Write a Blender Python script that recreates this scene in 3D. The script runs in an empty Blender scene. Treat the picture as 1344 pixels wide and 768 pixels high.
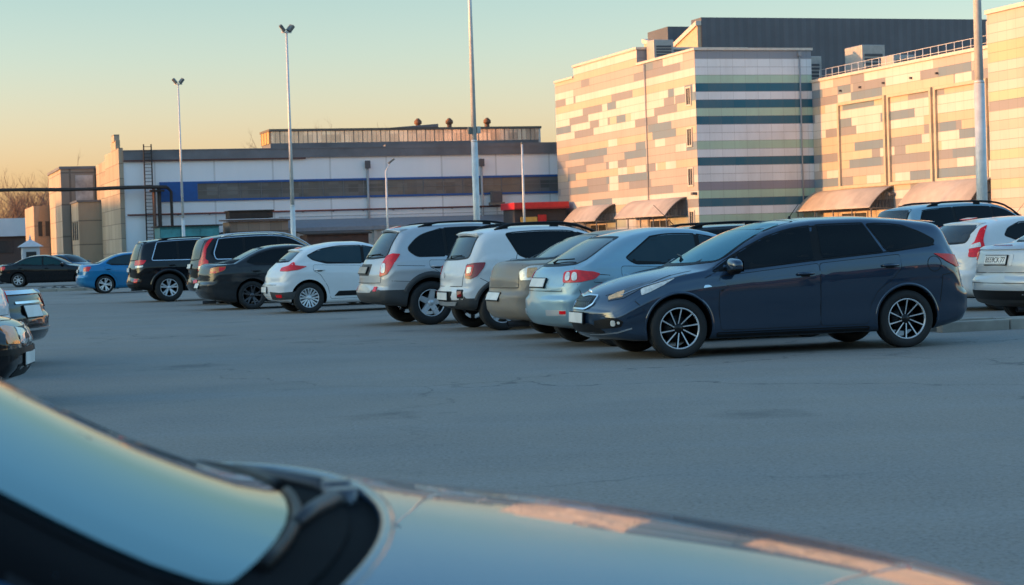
import bpy, bmesh, math, random
from mathutils import Vector, Matrix
from mathutils.bvhtree import BVHTree
from mathutils.geometry import delaunay_2d_cdt

random.seed(7)
R = math.radians
scene = bpy.context.scene
COL = scene.collection
PI = math.pi

# ------------------------------------------------------------------ camera model
F_PX, CX, CY = 2500.0, 672.0, 384.0
CAM_H, PITCH, ROLL = 1.30, math.atan(64 / 2500.0), R(1.8)
GRID = R(18)
E1 = Vector((math.cos(GRID), math.sin(GRID), 0))
E2 = Vector((-math.sin(GRID), math.cos(GRID), 0))

cam_d = bpy.data.cameras.new('camera')
cam = bpy.data.objects.new('camera', cam_d)
COL.objects.link(cam)
fw = Vector((0, math.cos(PITCH), -math.sin(PITCH)))
up0 = Vector((0, math.sin(PITCH), math.cos(PITCH)))
rt0 = Vector((1, 0, 0))
rt = rt0 * math.cos(ROLL) - up0 * math.sin(ROLL)
up = up0 * math.cos(ROLL) + rt0 * math.sin(ROLL)
M = Matrix(((rt.x, up.x, -fw.x, 0), (rt.y, up.y, -fw.y, 0), (rt.z, up.z, -fw.z, CAM_H), (0, 0, 0, 1)))
cam.matrix_world = M
cam_d.sensor_width = 36
cam_d.lens = 36 * F_PX / 1344
cam_d.clip_start = 0.05
cam_d.clip_end = 6000
cam_d.dof.use_dof = True
cam_d.dof.focus_distance = 23.0
cam_d.dof.aperture_fstop = 7.0
scene.camera = cam


def ray(px, py):
    return (fw + rt * ((px - CX) / F_PX) + up * ((CY - py) / F_PX))


def ground(px, py, z=0.0):
    d = ray(px, py)
    t = (z - CAM_H) / d.z
    return Vector((d.x * t, d.y * t, z))


def at(px, py, Y):
    d = ray(px, py)
    t = Y / d.y
    return Vector((d.x * t, Y, CAM_H + d.z * t))


# ------------------------------------------------------------------ materials
def nodes(name):
    m = bpy.data.materials.new(name)
    m.use_nodes = True
    nt = m.node_tree
    b = nt.nodes['Principled BSDF']
    return m, nt, b


def mathn(nt, op, a, b=None, c=None):
    n = nt.nodes.new('ShaderNodeMath')
    n.operation = op
    for i, v in enumerate((a, b, c)):
        if v is None:
            continue
        if isinstance(v, (int, float)):
            n.inputs[i].default_value = v
        else:
            nt.links.new(v, n.inputs[i])
    return n.outputs[0]


def mixc(nt, fac, a, b, mode='MIX'):
    n = nt.nodes.new('ShaderNodeMix')
    n.data_type = 'RGBA'
    n.blend_type = mode
    for sock, v in ((n.inputs[0], fac), (n.inputs[6], a), (n.inputs[7], b)):
        if isinstance(v, (int, float)):
            sock.default_value = v
        elif isinstance(v, tuple):
            sock.default_value = (*v, 1) if len(v) == 3 else v
        else:
            nt.links.new(v, sock)
    return n.outputs[2]


def noise(nt, scale, detail=4, rough=0.55, vec=None, dim='3D'):
    n = nt.nodes.new('ShaderNodeTexNoise')
    n.noise_dimensions = dim
    n.inputs['Scale'].default_value = scale
    n.inputs['Detail'].default_value = detail
    n.inputs['Roughness'].default_value = rough
    if vec is not None:
        nt.links.new(vec, n.inputs['Vector'])
    return n.outputs['Fac']


def objco(nt, scale=None):
    t = nt.nodes.new('ShaderNodeTexCoord')
    if scale is None:
        return t.outputs['Object']
    mp = nt.nodes.new('ShaderNodeMapping')
    mp.inputs['Scale'].default_value = scale
    nt.links.new(t.outputs['Object'], mp.inputs['Vector'])
    return mp.outputs[0]


def ramp(nt, fac, stops, interp='LINEAR'):
    n = nt.nodes.new('ShaderNodeValToRGB')
    cr = n.color_ramp
    cr.interpolation = interp
    while len(cr.elements) > 1:
        cr.elements.remove(cr.elements[-1])
    cr.elements[0].position = stops[0][0]
    c = stops[0][1]
    cr.elements[0].color = (*c, 1) if isinstance(c, tuple) else (c, c, c, 1)
    for p, c in stops[1:]:
        e = cr.elements.new(p)
        e.color = (*c, 1) if isinstance(c, tuple) else (c, c, c, 1)
    nt.links.new(fac, n.inputs[0])
    return n.outputs[0]


def bump(nt, b, h, strength, dist=0.01):
    n = nt.nodes.new('ShaderNodeBump')
    n.inputs['Strength'].default_value = strength
    n.inputs['Distance'].default_value = dist
    nt.links.new(h, n.inputs['Height'])
    nt.links.new(n.outputs[0], b.inputs['Normal'])


MATS = {}


def simple(name, col, rough=0.6, metal=0.0, coat=0.0, spec=0.5, var=0.12, vscale=3.0, emit=None):
    if name in MATS:
        return MATS[name]
    m, nt, b = nodes(name)
    b.inputs['Roughness'].default_value = rough
    b.inputs['Metallic'].default_value = metal
    b.inputs['Coat Weight'].default_value = coat
    b.inputs['Coat Roughness'].default_value = 0.04
    b.inputs['Specular IOR Level'].default_value = spec
    f = noise(nt, vscale, 5, 0.6, objco(nt))
    d = tuple(c * (1 - var) for c in col)
    l = tuple(min(1, c * (1 + var)) for c in col)
    nt.links.new(ramp(nt, f, [(0.3, d), (0.7, l)]), b.inputs['Base Color'])
    rr = ramp(nt, f, [(0.3, max(0.02, rough - 0.05)), (0.7, min(1, rough + 0.05))])
    nt.links.new(rr, b.inputs['Roughness'])
    MATS[name] = m
    return m


def paint(name, col, metal=0.35, rough=0.38, dust=0.25, coat=0.9, dustcol=(0.22, 0.18, 0.14), cior=1.45):
    """car paint: flake base under a clear coat, with patchy road dust"""
    if name in MATS:
        return MATS[name]
    m, nt, b = nodes(name)
    oc = objco(nt)
    f1 = noise(nt, 2.2, 6, 0.65, oc)
    f2 = noise(nt, 26, 4, 0.6, oc)
    dm = mathn(nt, 'MULTIPLY', ramp(nt, f1, [(0.35, 0.25), (0.72, 1.0)]), ramp(nt, f2, [(0.3, 0.6), (0.7, 1.0)]))
    dm = mathn(nt, 'MULTIPLY', dm, dust)
    nt.links.new(mixc(nt, dm, col, dustcol), b.inputs['Base Color'])
    b.inputs['Metallic'].default_value = metal
    b.inputs['Specular IOR Level'].default_value = .08
    b.inputs['Coat IOR'].default_value = cior
    nt.links.new(mathn(nt, 'MULTIPLY_ADD', dm, 0.45, rough), b.inputs['Roughness'])
    nt.links.new(mathn(nt, 'MULTIPLY_ADD', dm, -0.5 * coat, coat), b.inputs['Coat Weight'])
    nt.links.new(mathn(nt, 'MULTIPLY_ADD', dm, 0.16, 0.02), b.inputs['Coat Roughness'])
    MATS[name] = m
    return m


def glassmat(name='car_glass', col=(0.003, 0.005, 0.007), rough=0.02, dust=0.012, ior=1.30, tint=None):
    if name in MATS:
        return MATS[name]
    m, nt, b = nodes(name)
    f = noise(nt, 3.0, 6, 0.7, objco(nt))
    dm = mathn(nt, 'MULTIPLY', ramp(nt, f, [(0.35, 0.2), (0.75, 1.0)]), dust)
    nt.links.new(mixc(nt, dm, col, (0.25, 0.23, 0.2)), b.inputs['Base Color'])
    nt.links.new(mathn(nt, 'MULTIPLY_ADD', dm, 0.9, rough), b.inputs['Roughness'])
    b.inputs['IOR'].default_value = ior
    if tint:
        b.inputs['Specular Tint'].default_value = (*tint, 1)
    MATS[name] = m
    return m


GLASS = glassmat()
TRIM = simple('black_trim_plastic', (0.009, 0.009, 0.010), 0.5, spec=.22)
CLAD = simple('grey_cladding_plastic', (0.045, 0.047, 0.05), 0.6)
UNDER = simple('dark_underbody', (0.006, 0.006, 0.007), 0.9, spec=.08)
SEAM = simple('panel_gap_black', (0.006, 0.006, 0.007), 0.8)
RUBBER = simple('tyre_rubber', (0.016, 0.016, 0.017), 0.75, var=0.25, vscale=14)
CHROME = simple('chrome_metal', (0.75, 0.75, 0.76), 0.12, 1.0)
ALLOY = simple('silver_alloy', (0.66, 0.67, 0.69), 0.3, 0.35)
ALLOYD = simple('dark_alloy', (0.10, 0.10, 0.11), 0.35, 0.7)
BRAKE = simple('brake_steel', (0.06, 0.06, 0.065), 0.5, 0.7)
RED = simple('red_lamp_lens', (0.80, 0.004, 0.010), 0.15, 0, 0.15, var=0.2, vscale=18)
DRED = simple('dark_red_lens', (0.22, 0.004, 0.010), 0.15, 0, 0.25)
AMBER = simple('amber_lamp_lens', (0.85, 0.22, 0.02), 0.12, 0, 0.5, var=0.2, vscale=18)
CLEAR = simple('clear_lamp_lens', (0.72, 0.69, 0.64), 0.12, 0.1, 0.8, var=0.25, vscale=22)
LAMPD = simple('dark_lamp_housing', (0.05, 0.05, 0.055), 0.15, 0.3, 1.0)
PLATE = simple('white_plate', (0.72, 0.71, 0.68), 0.45)
INK = simple('black_ink', (0.01, 0.01, 0.01), 0.6)


# ------------------------------------------------------------------ mesh collector
class MB:
    def __init__(self):
        self.v, self.f, self.m, self.s, self.mats = [], [], [], [], []

    def mi(self, mat):
        if mat not in self.mats:
            self.mats.append(mat)
        return self.mats.index(mat)

    def face(self, idx, mat, smooth=False):
        self.f.append(idx)
        self.m.append(self.mi(mat))
        self.s.append(smooth)

    def add(self, verts, faces, mat, smooth=False):
        o = len(self.v)
        self.v.extend(Vector(p) for p in verts)
        for f in faces:
            self.face([i + o for i in f], mat, smooth)

    def box(self, lo, hi, mat, bevel=0.0, rot=None, org=None):
        x0, y0, z0 = lo
        x1, y1, z1 = hi
        if bevel <= 0:
            vs = [(x0, y0, z0), (x1, y0, z0), (x1, y1, z0), (x0, y1, z0), (x0, y0, z1), (x1, y0, z1), (x1, y1, z1), (x0, y1, z1)]
            fs = [(0, 3, 2, 1), (4, 5, 6, 7), (0, 1, 5, 4), (1, 2, 6, 5), (2, 3, 7, 6), (3, 0, 4, 7)]
        else:
            bm = bmesh.new()
            bmesh.ops.create_cube(bm, size=1)
            for v in bm.verts:
                v.co = Vector(((v.co.x + .5) * (x1 - x0) + x0, (v.co.y + .5) * (y1 - y0) + y0, (v.co.z + .5) * (z1 - z0) + z0))
            bmesh.ops.bevel(bm, geom=list(bm.edges), offset=bevel, segments=2, affect='EDGES', profile=0.5)
            bm.verts.index_update()
            vs = [tuple(v.co) for v in bm.verts]
            fs = [tuple(v.index for v in f.verts) for f in bm.faces]
            bm.free()
        if rot is not None:
            o = Vector(org or (0, 0, 0))
            vs = [rot @ (Vector(p) - o) + o for p in vs]
        self.add(vs, fs, mat)

    def prism(self, poly, axis_vec, mat):
        """extrude a planar 3D polygon along a vector"""
        n = len(poly)
        a = [Vector(p) for p in poly]
        b = [p + Vector(axis_vec) for p in a]
        nor = Vector((0, 0, 0))
        for i in range(n):
            nor += a[i].cross(a[(i + 1) % n])
        flip = nor.dot(Vector(axis_vec)) > 0
        fs = [tuple(range(n))[::-1] if flip else tuple(range(n)), tuple(range(n, 2 * n)) if flip else tuple(range(n, 2 * n))[::-1]]
        for i in range(n):
            j = (i + 1) % n
            fs.append((i, j, n + j, n + i) if flip else (j, i, n + i, n + j))
        self.add(a + b, fs, mat)

    def tube(self, pts, r, mat, seg=8, caps=True, smooth=True):
        pts = [Vector(p) for p in pts]
        n = len(pts)
        rs = r if isinstance(r, (list, tuple)) else [r] * n
        o = len(self.v)
        prev = None
        for i, p in enumerate(pts):
            t = (pts[min(i + 1, n - 1)] - pts[max(i - 1, 0)]).normalized()
            if prev is None:
                ref = Vector((0, 0, 1)) if abs(t.z) < .9 else Vector((1, 0, 0))
                x = t.cross(ref).normalized()
            else:
                x = (prev - t * prev.dot(t)).normalized()
            prev = x
            y = t.cross(x)
            for k in range(seg):
                a = 2 * PI * k / seg
                self.v.append(p + (x * math.cos(a) + y * math.sin(a)) * rs[i])
        for i in range(n - 1):
            for k in range(seg):
                k2 = (k + 1) % seg
                self.face([o + i * seg + k, o + i * seg + k2, o + (i + 1) * seg + k2, o + (i + 1) * seg + k], mat, smooth)
        if caps:
            self.face([o + k for k in range(seg)][::-1], mat)
            self.face([o + (n - 1) * seg + k for k in range(seg)], mat)

    def lathe_y(self, prof, mat, seg=40, c=(0, 0, 0), smooth=True):
        """revolve (radius, y) profile round the y axis"""
        o = len(self.v)
        n = len(prof)
        for k in range(seg):
            a = 2 * PI * k / seg
            for r, y in prof:
                self.v.append(Vector((c[0] + r * math.cos(a), c[1] + y, c[2] + r * math.sin(a))))
        for k in range(seg):
            k2 = (k + 1) % seg
            for i in range(n - 1):
                self.face([o + k * n + i, o + k * n + i + 1, o + k2 * n + i + 1, o + k2 * n + i], mat, smooth)

    def build(self, name, parent=None, mats=None, recalc=False):
        me = bpy.data.meshes.new(name)
        me.from_pydata([tuple(p) for p in self.v], [], self.f)
        for m in self.mats:
            me.materials.append(m)
        me.polygons.foreach_set('material_index', self.m)
        me.polygons.foreach_set('use_smooth', self.s)
        me.update()
        if recalc:
            bm = bmesh.new()
            bm.from_mesh(me)
            bmesh.ops.recalc_face_normals(bm, faces=bm.faces)
            bm.to_mesh(me)
            bm.free()
        o = bpy.data.objects.new(name, me)
        COL.objects.link(o)
        if parent is not None:
            o.parent = parent
        return o


def tag(o, label=None, cat=None, group=None, kind=None):
    if label:
        o['label'] = label
    if cat:
        o['category'] = cat
    if group:
        o['group'] = group
    if kind:
        o['kind'] = kind
    return o


def empty(name, loc, rz=0.0):
    o = bpy.data.objects.new(name, None)
    o.empty_display_size = 0.3
    o.location = loc
    o.rotation_euler = (0, 0, rz)
    COL.objects.link(o)
    return o


def copy_tree(o, parent=None):
    c = o.copy()
    COL.objects.link(c)
    if parent is not None:
        c.parent = parent
    for ch in o.children:
        copy_tree(ch, c)
    return c


# ------------------------------------------------------------------ curves
def pchip(pts):
    xs = [p[0] for p in pts]
    ys = [p[1] for p in pts]
    n = len(xs)
    h = [xs[i + 1] - xs[i] for i in range(n - 1)]
    d = [(ys[i + 1] - ys[i]) / h[i] for i in range(n - 1)]
    m = [d[0]] + [0] * (n - 2) + [d[-1]]
    for i in range(1, n - 1):
        if d[i - 1] * d[i] <= 0:
            m[i] = 0
        else:
            w1, w2 = 2 * h[i] + h[i - 1], h[i] + 2 * h[i - 1]
            m[i] = (w1 + w2) / (w1 / d[i - 1] + w2 / d[i])

    def f(x):
        if x <= xs[0]:
            return ys[0]
        if x >= xs[-1]:
            return ys[-1]
        i = 0
        while x > xs[i + 1]:
            i += 1
        t = (x - xs[i]) / h[i]
        t2, t3 = t * t, t * t * t
        return (2 * t3 - 3 * t2 + 1) * ys[i] + (t3 - 2 * t2 + t) * h[i] * m[i] + (-2 * t3 + 3 * t2) * ys[i + 1] + (t3 - t2) * h[i] * m[i + 1]
    return f


def rounded(poly, r, seg=4):
    """round the corners of a 2D polygon"""
    out = []
    n = len(poly)
    for i in range(n):
        p0, p1, p2 = Vector(poly[i - 1][:2]), Vector(poly[i][:2]), Vector(poly[(i + 1) % n][:2])
        rr = poly[i][2] if len(poly[i]) > 2 else r
        a, b = p0 - p1, p2 - p1
        la, lb = a.length, b.length
        q = min(rr, la * .45, lb * .45)
        if q < 1e-4:
            out.append(p1)
            continue
        s, e = p1 + a * (q / la), p1 + b * (q / lb)
        for k in range(seg + 1):
            t = k / seg
            out.append(s * (1 - t) ** 2 + p1 * 2 * t * (1 - t) + e * t * t)
    return out


def densify(poly, sp):
    out = []
    n = len(poly)
    for i in range(n):
        a, b = poly[i], poly[(i + 1) % n]
        k = max(1, int((b - a).length / sp))
        for j in range(k):
            out.append(a.lerp(b, j / k))
    return out


def inside(p, poly):
    c = False
    n = len(poly)
    j = n - 1
    for i in range(n):
        if (poly[i].y > p.y) != (poly[j].y > p.y) and p.x < (poly[j].x - poly[i].x) * (p.y - poly[i].y) / (poly[j].y - poly[i].y) + poly[i].x:
            c = not c
        j = i
    return c


def seg_dist(p, poly):
    best = 1e9
    n = len(poly)
    for i in range(n):
        a, b = poly[i], poly[(i + 1) % n]
        ab = b - a
        t = max(0, min(1, (p - a).dot(ab) / max(1e-12, ab.length_squared)))
        best = min(best, (a + ab * t - p).length)
    return best


def inset(poly, d):
    """crude inset of a 2D polygon (positive = inwards)"""
    n = len(poly)
    area = sum(poly[i].x * poly[(i + 1) % n].y - poly[(i + 1) % n].x * poly[i].y for i in range(n))
    sg = 1 if area > 0 else -1
    out = []
    for i in range(n):
        t = (poly[(i + 1) % n] - poly[i - 1])
        if t.length < 1e-9:
            out.append(poly[i].copy())
            continue
        t.normalize()
        out.append(poly[i] + Vector((-t.y, t.x)) * d * sg)
    return out

# ------------------------------------------------------------------ cars
STYLES = {
    'hatch': dict(
        top=[(0, .40), (.008, .45), (.03, .49), (.07, .535), (.14, .60), (.22, .655), (.285, .70), (.36, .805), (.43, .90), (.50, .965), (.57, .995), (.65, 1.0), (.75, .985), (.84, .95), (.885, .915), (.92, .83), (.955, .70), (.98, .655), (1.0, .60)],
        belt=[(0, .36), (.07, .475), (.2, .585), (.3, .625), (.5, .645), (.7, .67), (.9, .69), (.955, .64), (1, .5)]),
    'suv': dict(
        top=[(0, .42), (.008, .47), (.03, .52), (.08, .56), (.15, .60), (.24, .645), (.28, .668), (.34, .77), (.41, .885), (.47, .96), (.53, .99), (.62, 1.0), (.8, .985), (.90, .955), (.93, .93), (.95, .86), (.975, .72), (.985, .64), (1.0, .56)],
        belt=[(0, .38), (.08, .515), (.2, .58), (.3, .605), (.6, .62), (.85, .64), (.95, .62), (1, .5)]),
    'sedan': dict(
        top=[(0, .41), (.008, .45), (.03, .49), (.08, .545), (.15, .61), (.23, .66), (.28, .69), (.35, .80), (.42, .905), (.48, .97), (.55, 1.0), (.63, .99), (.70, .95), (.76, .875), (.82, .785), (.855, .745), (.9, .735), (.96, .725), (.985, .69), (1, .60)],
        belt=[(0, .37), (.08, .49), (.2, .60), (.3, .63), (.6, .655), (.8, .68), (.9, .67), (.97, .64), (1, .5)]),
}
PLAN = [(0, .80), (.012, .86), (.03, .90), (.07, .945), (.15, .985), (.3, 1.0), (.75, 1.0), (.9, .975), (.96, .93), (.988, .88), (1, .81)]


def smooth_normals(vs, fs):
    ns = [Vector((0, 0, 0)) for _ in vs]
    for f in fs:
        a = vs[f[0]]
        nor = Vector((0, 0, 0))
        for i in range(1, len(f) - 1):
            nor += (vs[f[i]] - a).cross(vs[f[i + 1]] - a)
        for i in f:
            ns[i] += nor
    return [n.normalized() if n.length > 0 else Vector((0, 0, 1)) for n in ns]


class Car:
    def __init__(self, name, label, paint_mat, style='hatch', L=4.3, W=1.76, H=1.47, sf=.88, sr=3.48, rt=.315, gc=.20,
                 top=None, belt=None, plan=None, tumble=.36, rc=.10, crown=.045, clad=None, clad_mat=None,
                 bend_f=1.0, bend_r=1.0, nose=None, tail=None, arch=.05, deck_r=None, nst=64, category='car', group='parked cars', track=None, hoodcrown=.05, sculpt=1.0):
        self.sculpt = sculpt
        self.name, self.label, self.paint = name, label, paint_mat
        self.L, self.W, self.H = L, W / 2, H
        self.sf, self.sr, self.rt = sf, sr, rt
        self.xm = (sf + sr) / 2
        st = STYLES[style]
        self.top = pchip([(a * L, b * H) for a, b in (top or st['top'])])
        self.belt = pchip([(a * L, b * H) for a, b in (belt or st['belt'])])
        self.plan = pchip([(a * L, b * W / 2) for a, b in (plan or PLAN)])
        self.zb = pchip([(0, gc + .13), (.012 * L, gc + .06), (.05 * L, gc + .015), (.13 * L, gc), (.85 * L, gc), (.95 * L, gc + .06), (.988 * L, gc + .10), (L, gc + .18)])
        self.gc = gc
        self.bend = pchip([(0, .40 * bend_f), (.25 * L, .27 * bend_f), (.45 * L, .12 * bend_f), (.6 * L, 0), (.75 * L, -.01), (.9 * L, -.14 * bend_r), (L, -.28 * bend_r)])
        self.nose = pchip(nose or [(0, .05), (.25, .02), (.42, 0), (.55, .01), (.75, .05), (1.2, .10)])
        self.tail = pchip(tail or [(0, .08), (.28, .03), (.42, 0), (.58, .0), (.66, .05), (.9, .06), (1.3, .06)])
        self.tumble, self.rc, self.crown, self.hoodcrown = tumble, rc, crown, hoodcrown
        self.clad = clad or (gc + .12)
        self.clad_mat = clad_mat
        self.arch = arch
        self.track = (track or (self.W - .02)) - .0
        self.root = empty(name, (0, 0, 0))
        tag(self.root, label, category, group)
        self._shell(nst)

    def section(self, s):
        W, zb, B, T = self.plan(s), self.zb(s), self.belt(s), self.top(s)
        B = min(B, T - .035)
        h = T - B
        zm = zb + .52 * (B - zb)

        def side(z):
            t = (z - zb) / (B - zb)
            sc = self.sculpt * (.013 * math.exp(-((t - .80) / .075) ** 2) - .015 * math.exp(-((t - .36) / .13) ** 2))
            if z < zm:
                return W * (1 - .055 * ((zm - z) / (zm - zb)) ** 2) + sc
            return W * (1 - .04 * ((z - zm) / (B - zm)) ** 2) + sc
        out = [(0, zb), (.45 * W, zb), (.80 * W, zb), (.90 * W, zb + .006), (.935 * W, zb + .03)]
        zc = max(zb + .09, min(B - .12, self.clad))
        z0 = zb + .06
        for i in range(3):
            z = z0 + (zc - z0) * i / 3
            out.append((side(z), z))
        self.row_clad = len(out)
        for i in range(16):
            z = zc + (B - zc) * i / 15
            out.append((side(z), z))
        yB = side(B)
        led = .018 * min(1, h / .25)
        y0 = yB - led
        k = self.tumble

        def gy(z):
            q = z - B
            return y0 - k * q * .82 - .22 * k * q * q / .5
        big = min(1, max(0, (h - .10) / .30))
        cr = (self.hoodcrown * (1 - big) + self.crown * big)
        cr = min(cr, .55 * h)
        zk = T - cr
        rc = min(self.rc, .6 * (zk - B) + .012)
        yk = gy(zk)
        zs = max(B + .004, zk - rc)
        for i in range(1, 7):
            z = B + .004 + (zs - B - .004) * i / 6
            out.append((gy(z) if i else y0, z))

        def roof(y):
            return T - cr * (abs(y) / yk) ** 2.2
        ye = yk - min(rc * 1.3, .3 * yk)
        P0, P1, P2 = Vector((gy(zs), zs)), Vector((yk, zk + .15 * cr)), Vector((ye, roof(ye)))
        for i in range(1, 6):
            t = i / 5
            p = P0 * (1 - t) ** 2 + P1 * 2 * t * (1 - t) + P2 * t * t
            out.append((p.x, p.y))
        for i in range(1, 7):
            y = ye * (1 - i / 6)
            out.append((y, roof(y)))
        return out

    def _pos(self, s, y, z):
        s2 = s + self.bend(s) * y * y
        s2 += self.nose(z) * max(0, 1 - s / .5) ** 1.5
        s2 -= self.tail(z) * max(0, 1 - (self.L - s) / .38) ** 1.5
        return Vector((self.xm - s2, y, z))

    def _shell(self, nst):
        L = self.L
        ss = set([0, .006, .018, .035, .06, .1, .15, L - .15, L - .1, L - .06, L - .035, L - .018, L - .006, L])
        # follow slope: denser where the profile is steep
        s = .15
        while s < L - .15:
            ss.add(s)
            g = abs(self.top(s + .02) - self.top(s - .02)) / .04
            s += (L / nst) / (1 + 1.6 * g)
        ss = sorted(ss)
        secs = [(s, self.section(s)) for s in ss]
        n = len(secs[0][1])
        V, Fc, Mi = [], [], []
        rings = []

        def ring(s, sec, scale=1.0, ds=0.0):
            zc = sum(z for _, z in sec) / n
            idx = []
            full = [(y, z) for y, z in sec] + [(-y, z) for y, z in sec[-2:0:-1]]
            for y, z in full:
                yy, zz = y * scale, zc + (z - zc) * scale
                p = self._pos(s, yy, zz)
                p.x -= ds
                idx.append(len(V))
                V.append(p)
            return idx
        e = secs[0]
        ringsf = [ring(e[0], e[1], .35, -.020), ring(e[0], e[1], .7, -.017), ring(e[0], e[1], .9, -.010)]
        e = secs[-1]
        rings = ringsf + [ring(s, sec) for s, sec in secs]
        rings += [ring(e[0], e[1], .9, .010), ring(e[0], e[1], .7, .017), ring(e[0], e[1], .35, .020)]
        m = 2 * n - 2
        rc = self.row_clad
        for i in range(len(rings) - 1):
            a, b = rings[i], rings[i + 1]
            for k in range(m):
                k2 = (k + 1) % m
                Fc.append((a[k], a[k2], b[k2], b[k]))
                kk = k if k < n - 1 else m - 1 - k
                if i < 3 or i >= len(rings) - 4:
                    zz = (V[a[k]].z + V[b[k2]].z) / 2
                    Mi.append(1 if (self.clad_mat and zz < self.clad) else 0)
                else:
                    low = max(V[a[k]].z, V[b[k2]].z, V[a[k2]].z, V[b[k]].z) < self.gc + .035
                    Mi.append(2 if (kk < 2 and low) else (1 if (self.clad_mat and kk < rc) else 0))
        Fc.append(tuple(rings[0][::-1]))
        Mi.append(0)
        Fc.append(tuple(rings[-1]))
        Mi.append(0)
        # orientation
        ns = smooth_normals(V, Fc)
        mid = max(range(len(V)), key=lambda i: V[i].z)
        if ns[mid].z < 0:
            Fc = [f[::-1] for f in Fc]
            ns = [-x for x in ns]
        self.V, self.F, self.N, self.Mi = V, Fc, ns, Mi
        self.bvh = BVHTree.FromPolygons(V, Fc)
        # wheel wells by boolean
        me = bpy.data.meshes.new('body')
        me.from_pydata([tuple(p) for p in V], [], Fc)
        for mm in (self.paint, self.clad_mat or self.paint, UNDER):
            me.materials.append(mm)
        me.polygons.foreach_set('material_index', Mi)
        me.update()
        body = bpy.data.objects.new('body', me)
        COL.objects.link(body)
        cb = MB()
        for s in (self.sf, self.sr):
            for sg in (1, -1):
                y0, y1 = sg * (self.W - .34), sg * (self.W + .3)
                r = self.rt + self.arch
                c = (self.xm - s, 0, self.rt + .012)
                o = len(cb.v)
                seg = 36
                for y in (min(y0, y1), max(y0, y1)):
                    for q in range(seg):
                        a = 2 * PI * q / seg
                        cb.v.append(Vector((c[0] + r * math.cos(a), y, c[2] + r * math.sin(a))))
                for q in range(seg):
                    q2 = (q + 1) % seg
                    cb.face([o + q, o + seg + q, o + seg + q2, o + q2], UNDER)
                cb.face([o + q for q in range(seg)], UNDER)
                cb.face([o + seg + q for q in range(seg)][::-1], UNDER)
        cut = cb.build('cutter', recalc=True)
        md = body.modifiers.new('b', 'BOOLEAN')
        md.operation = 'DIFFERENCE'
        md.object = cut
        md.solver = 'EXACT'
        try:
            md.material_mode = 'TRANSFER'
        except Exception:
            pass
        bpy.context.view_layer.update()
        dg = bpy.context.evaluated_depsgraph_get()
        new = bpy.data.meshes.new_from_object(body.evaluated_get(dg))
        body.modifiers.clear()
        body.data = new
        bpy.data.meshes.remove(me)
        cd = cut.data
        bpy.data.objects.remove(cut)
        bpy.data.meshes.remove(cd)
        new.name = 'body'
        bm = bmesh.new()
        bm.from_mesh(new)
        ui = [i for i, mm in enumerate(new.materials) if mm == UNDER]
        for f in bm.faces:
            f.smooth = True
        for ed in bm.edges:
            if len(ed.link_faces) == 2:
                a, b = ed.link_faces
                if (a.material_index in ui) != (b.material_index in ui) or a.normal.angle(b.normal, 0) > R(50):
                    ed.smooth = False
        bm.to_mesh(new)
        bm.free()
        body.parent = self.root
        self.body = body

    # ------------------------------------------------ projection
    def _ray(self, o, d):
        p, nrm, fi, _ = self.bvh.ray_cast(o, d)
        if p is None:
            p, nrm, fi, _ = self.bvh.find_nearest(o + d * 2.5)
        f = self.F[fi]
        # smooth (Phong) correction on the quad: barycentric weights on the best triangle
        if len(f) > 4:
            return p, nrm
        ws = []
        tot = 0
        for i in f:
            w = 1.0 / (1e-5 + (self.V[i] - p).length_squared)
            ws.append(w)
            tot += w
        q = Vector((0, 0, 0))
        nn = Vector((0, 0, 0))
        for i, w in zip(f, ws):
            w /= tot
            nn += self.N[i] * w
        # triangle pair
        best = None
        for tri in ((f[0], f[1], f[2]), (f[0], f[2], f[3])):
            a, b, c = (self.V[i] for i in tri)
            v0, v1, v2 = b - a, c - a, p - a
            d00, d01, d11, d20, d21 = v0.dot(v0), v0.dot(v1), v1.dot(v1), v2.dot(v0), v2.dot(v1)
            den = d00 * d11 - d01 * d01
            if abs(den) < 1e-14:
                continue
            v = (d11 * d20 - d01 * d21) / den
            w = (d00 * d21 - d01 * d20) / den
            u = 1 - v - w
            sc = min(u, v, w)
            if best is None or sc > best[0]:
                best = (sc, tri, (u, v, w))
        if best:
            q = Vector((0, 0, 0))
            nn = Vector((0, 0, 0))
            for i, w in zip(best[1], best[2]):
                w = max(0, min(1, w))
                q += (p - self.N[i] * (p - self.V[i]).dot(self.N[i])) * w
                nn += self.N[i] * w
            p2 = p * .35 + q * .65
            if (p2 - p).length < .03:
                p = p2
        return p, nn.normalized()

    def proj(self, view, u, v):
        """u,v -> surface point and normal. S+/S-: (s,z); F/R: (y,z); T: (s,y); C: (w,z) round a corner"""
        k = view[0]
        if k == 'S':
            sg = 1 if view[1] == '+' else -1
            return self._ray(Vector((self.xm - u, sg * 3, v)), Vector((0, -sg, 0)))
        if k == 'F':
            return self._ray(Vector((self.xm + 3, u, v)), Vector((-1, 0, 0)))
        if k == 'R':
            return self._ray(Vector((self.xm - self.L - 3, u, v)), Vector((1, 0, 0)))
        if k == 'T':
            return self._ray(Vector((self.xm - u, v, 4)), Vector((0, 0, -1)))
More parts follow.
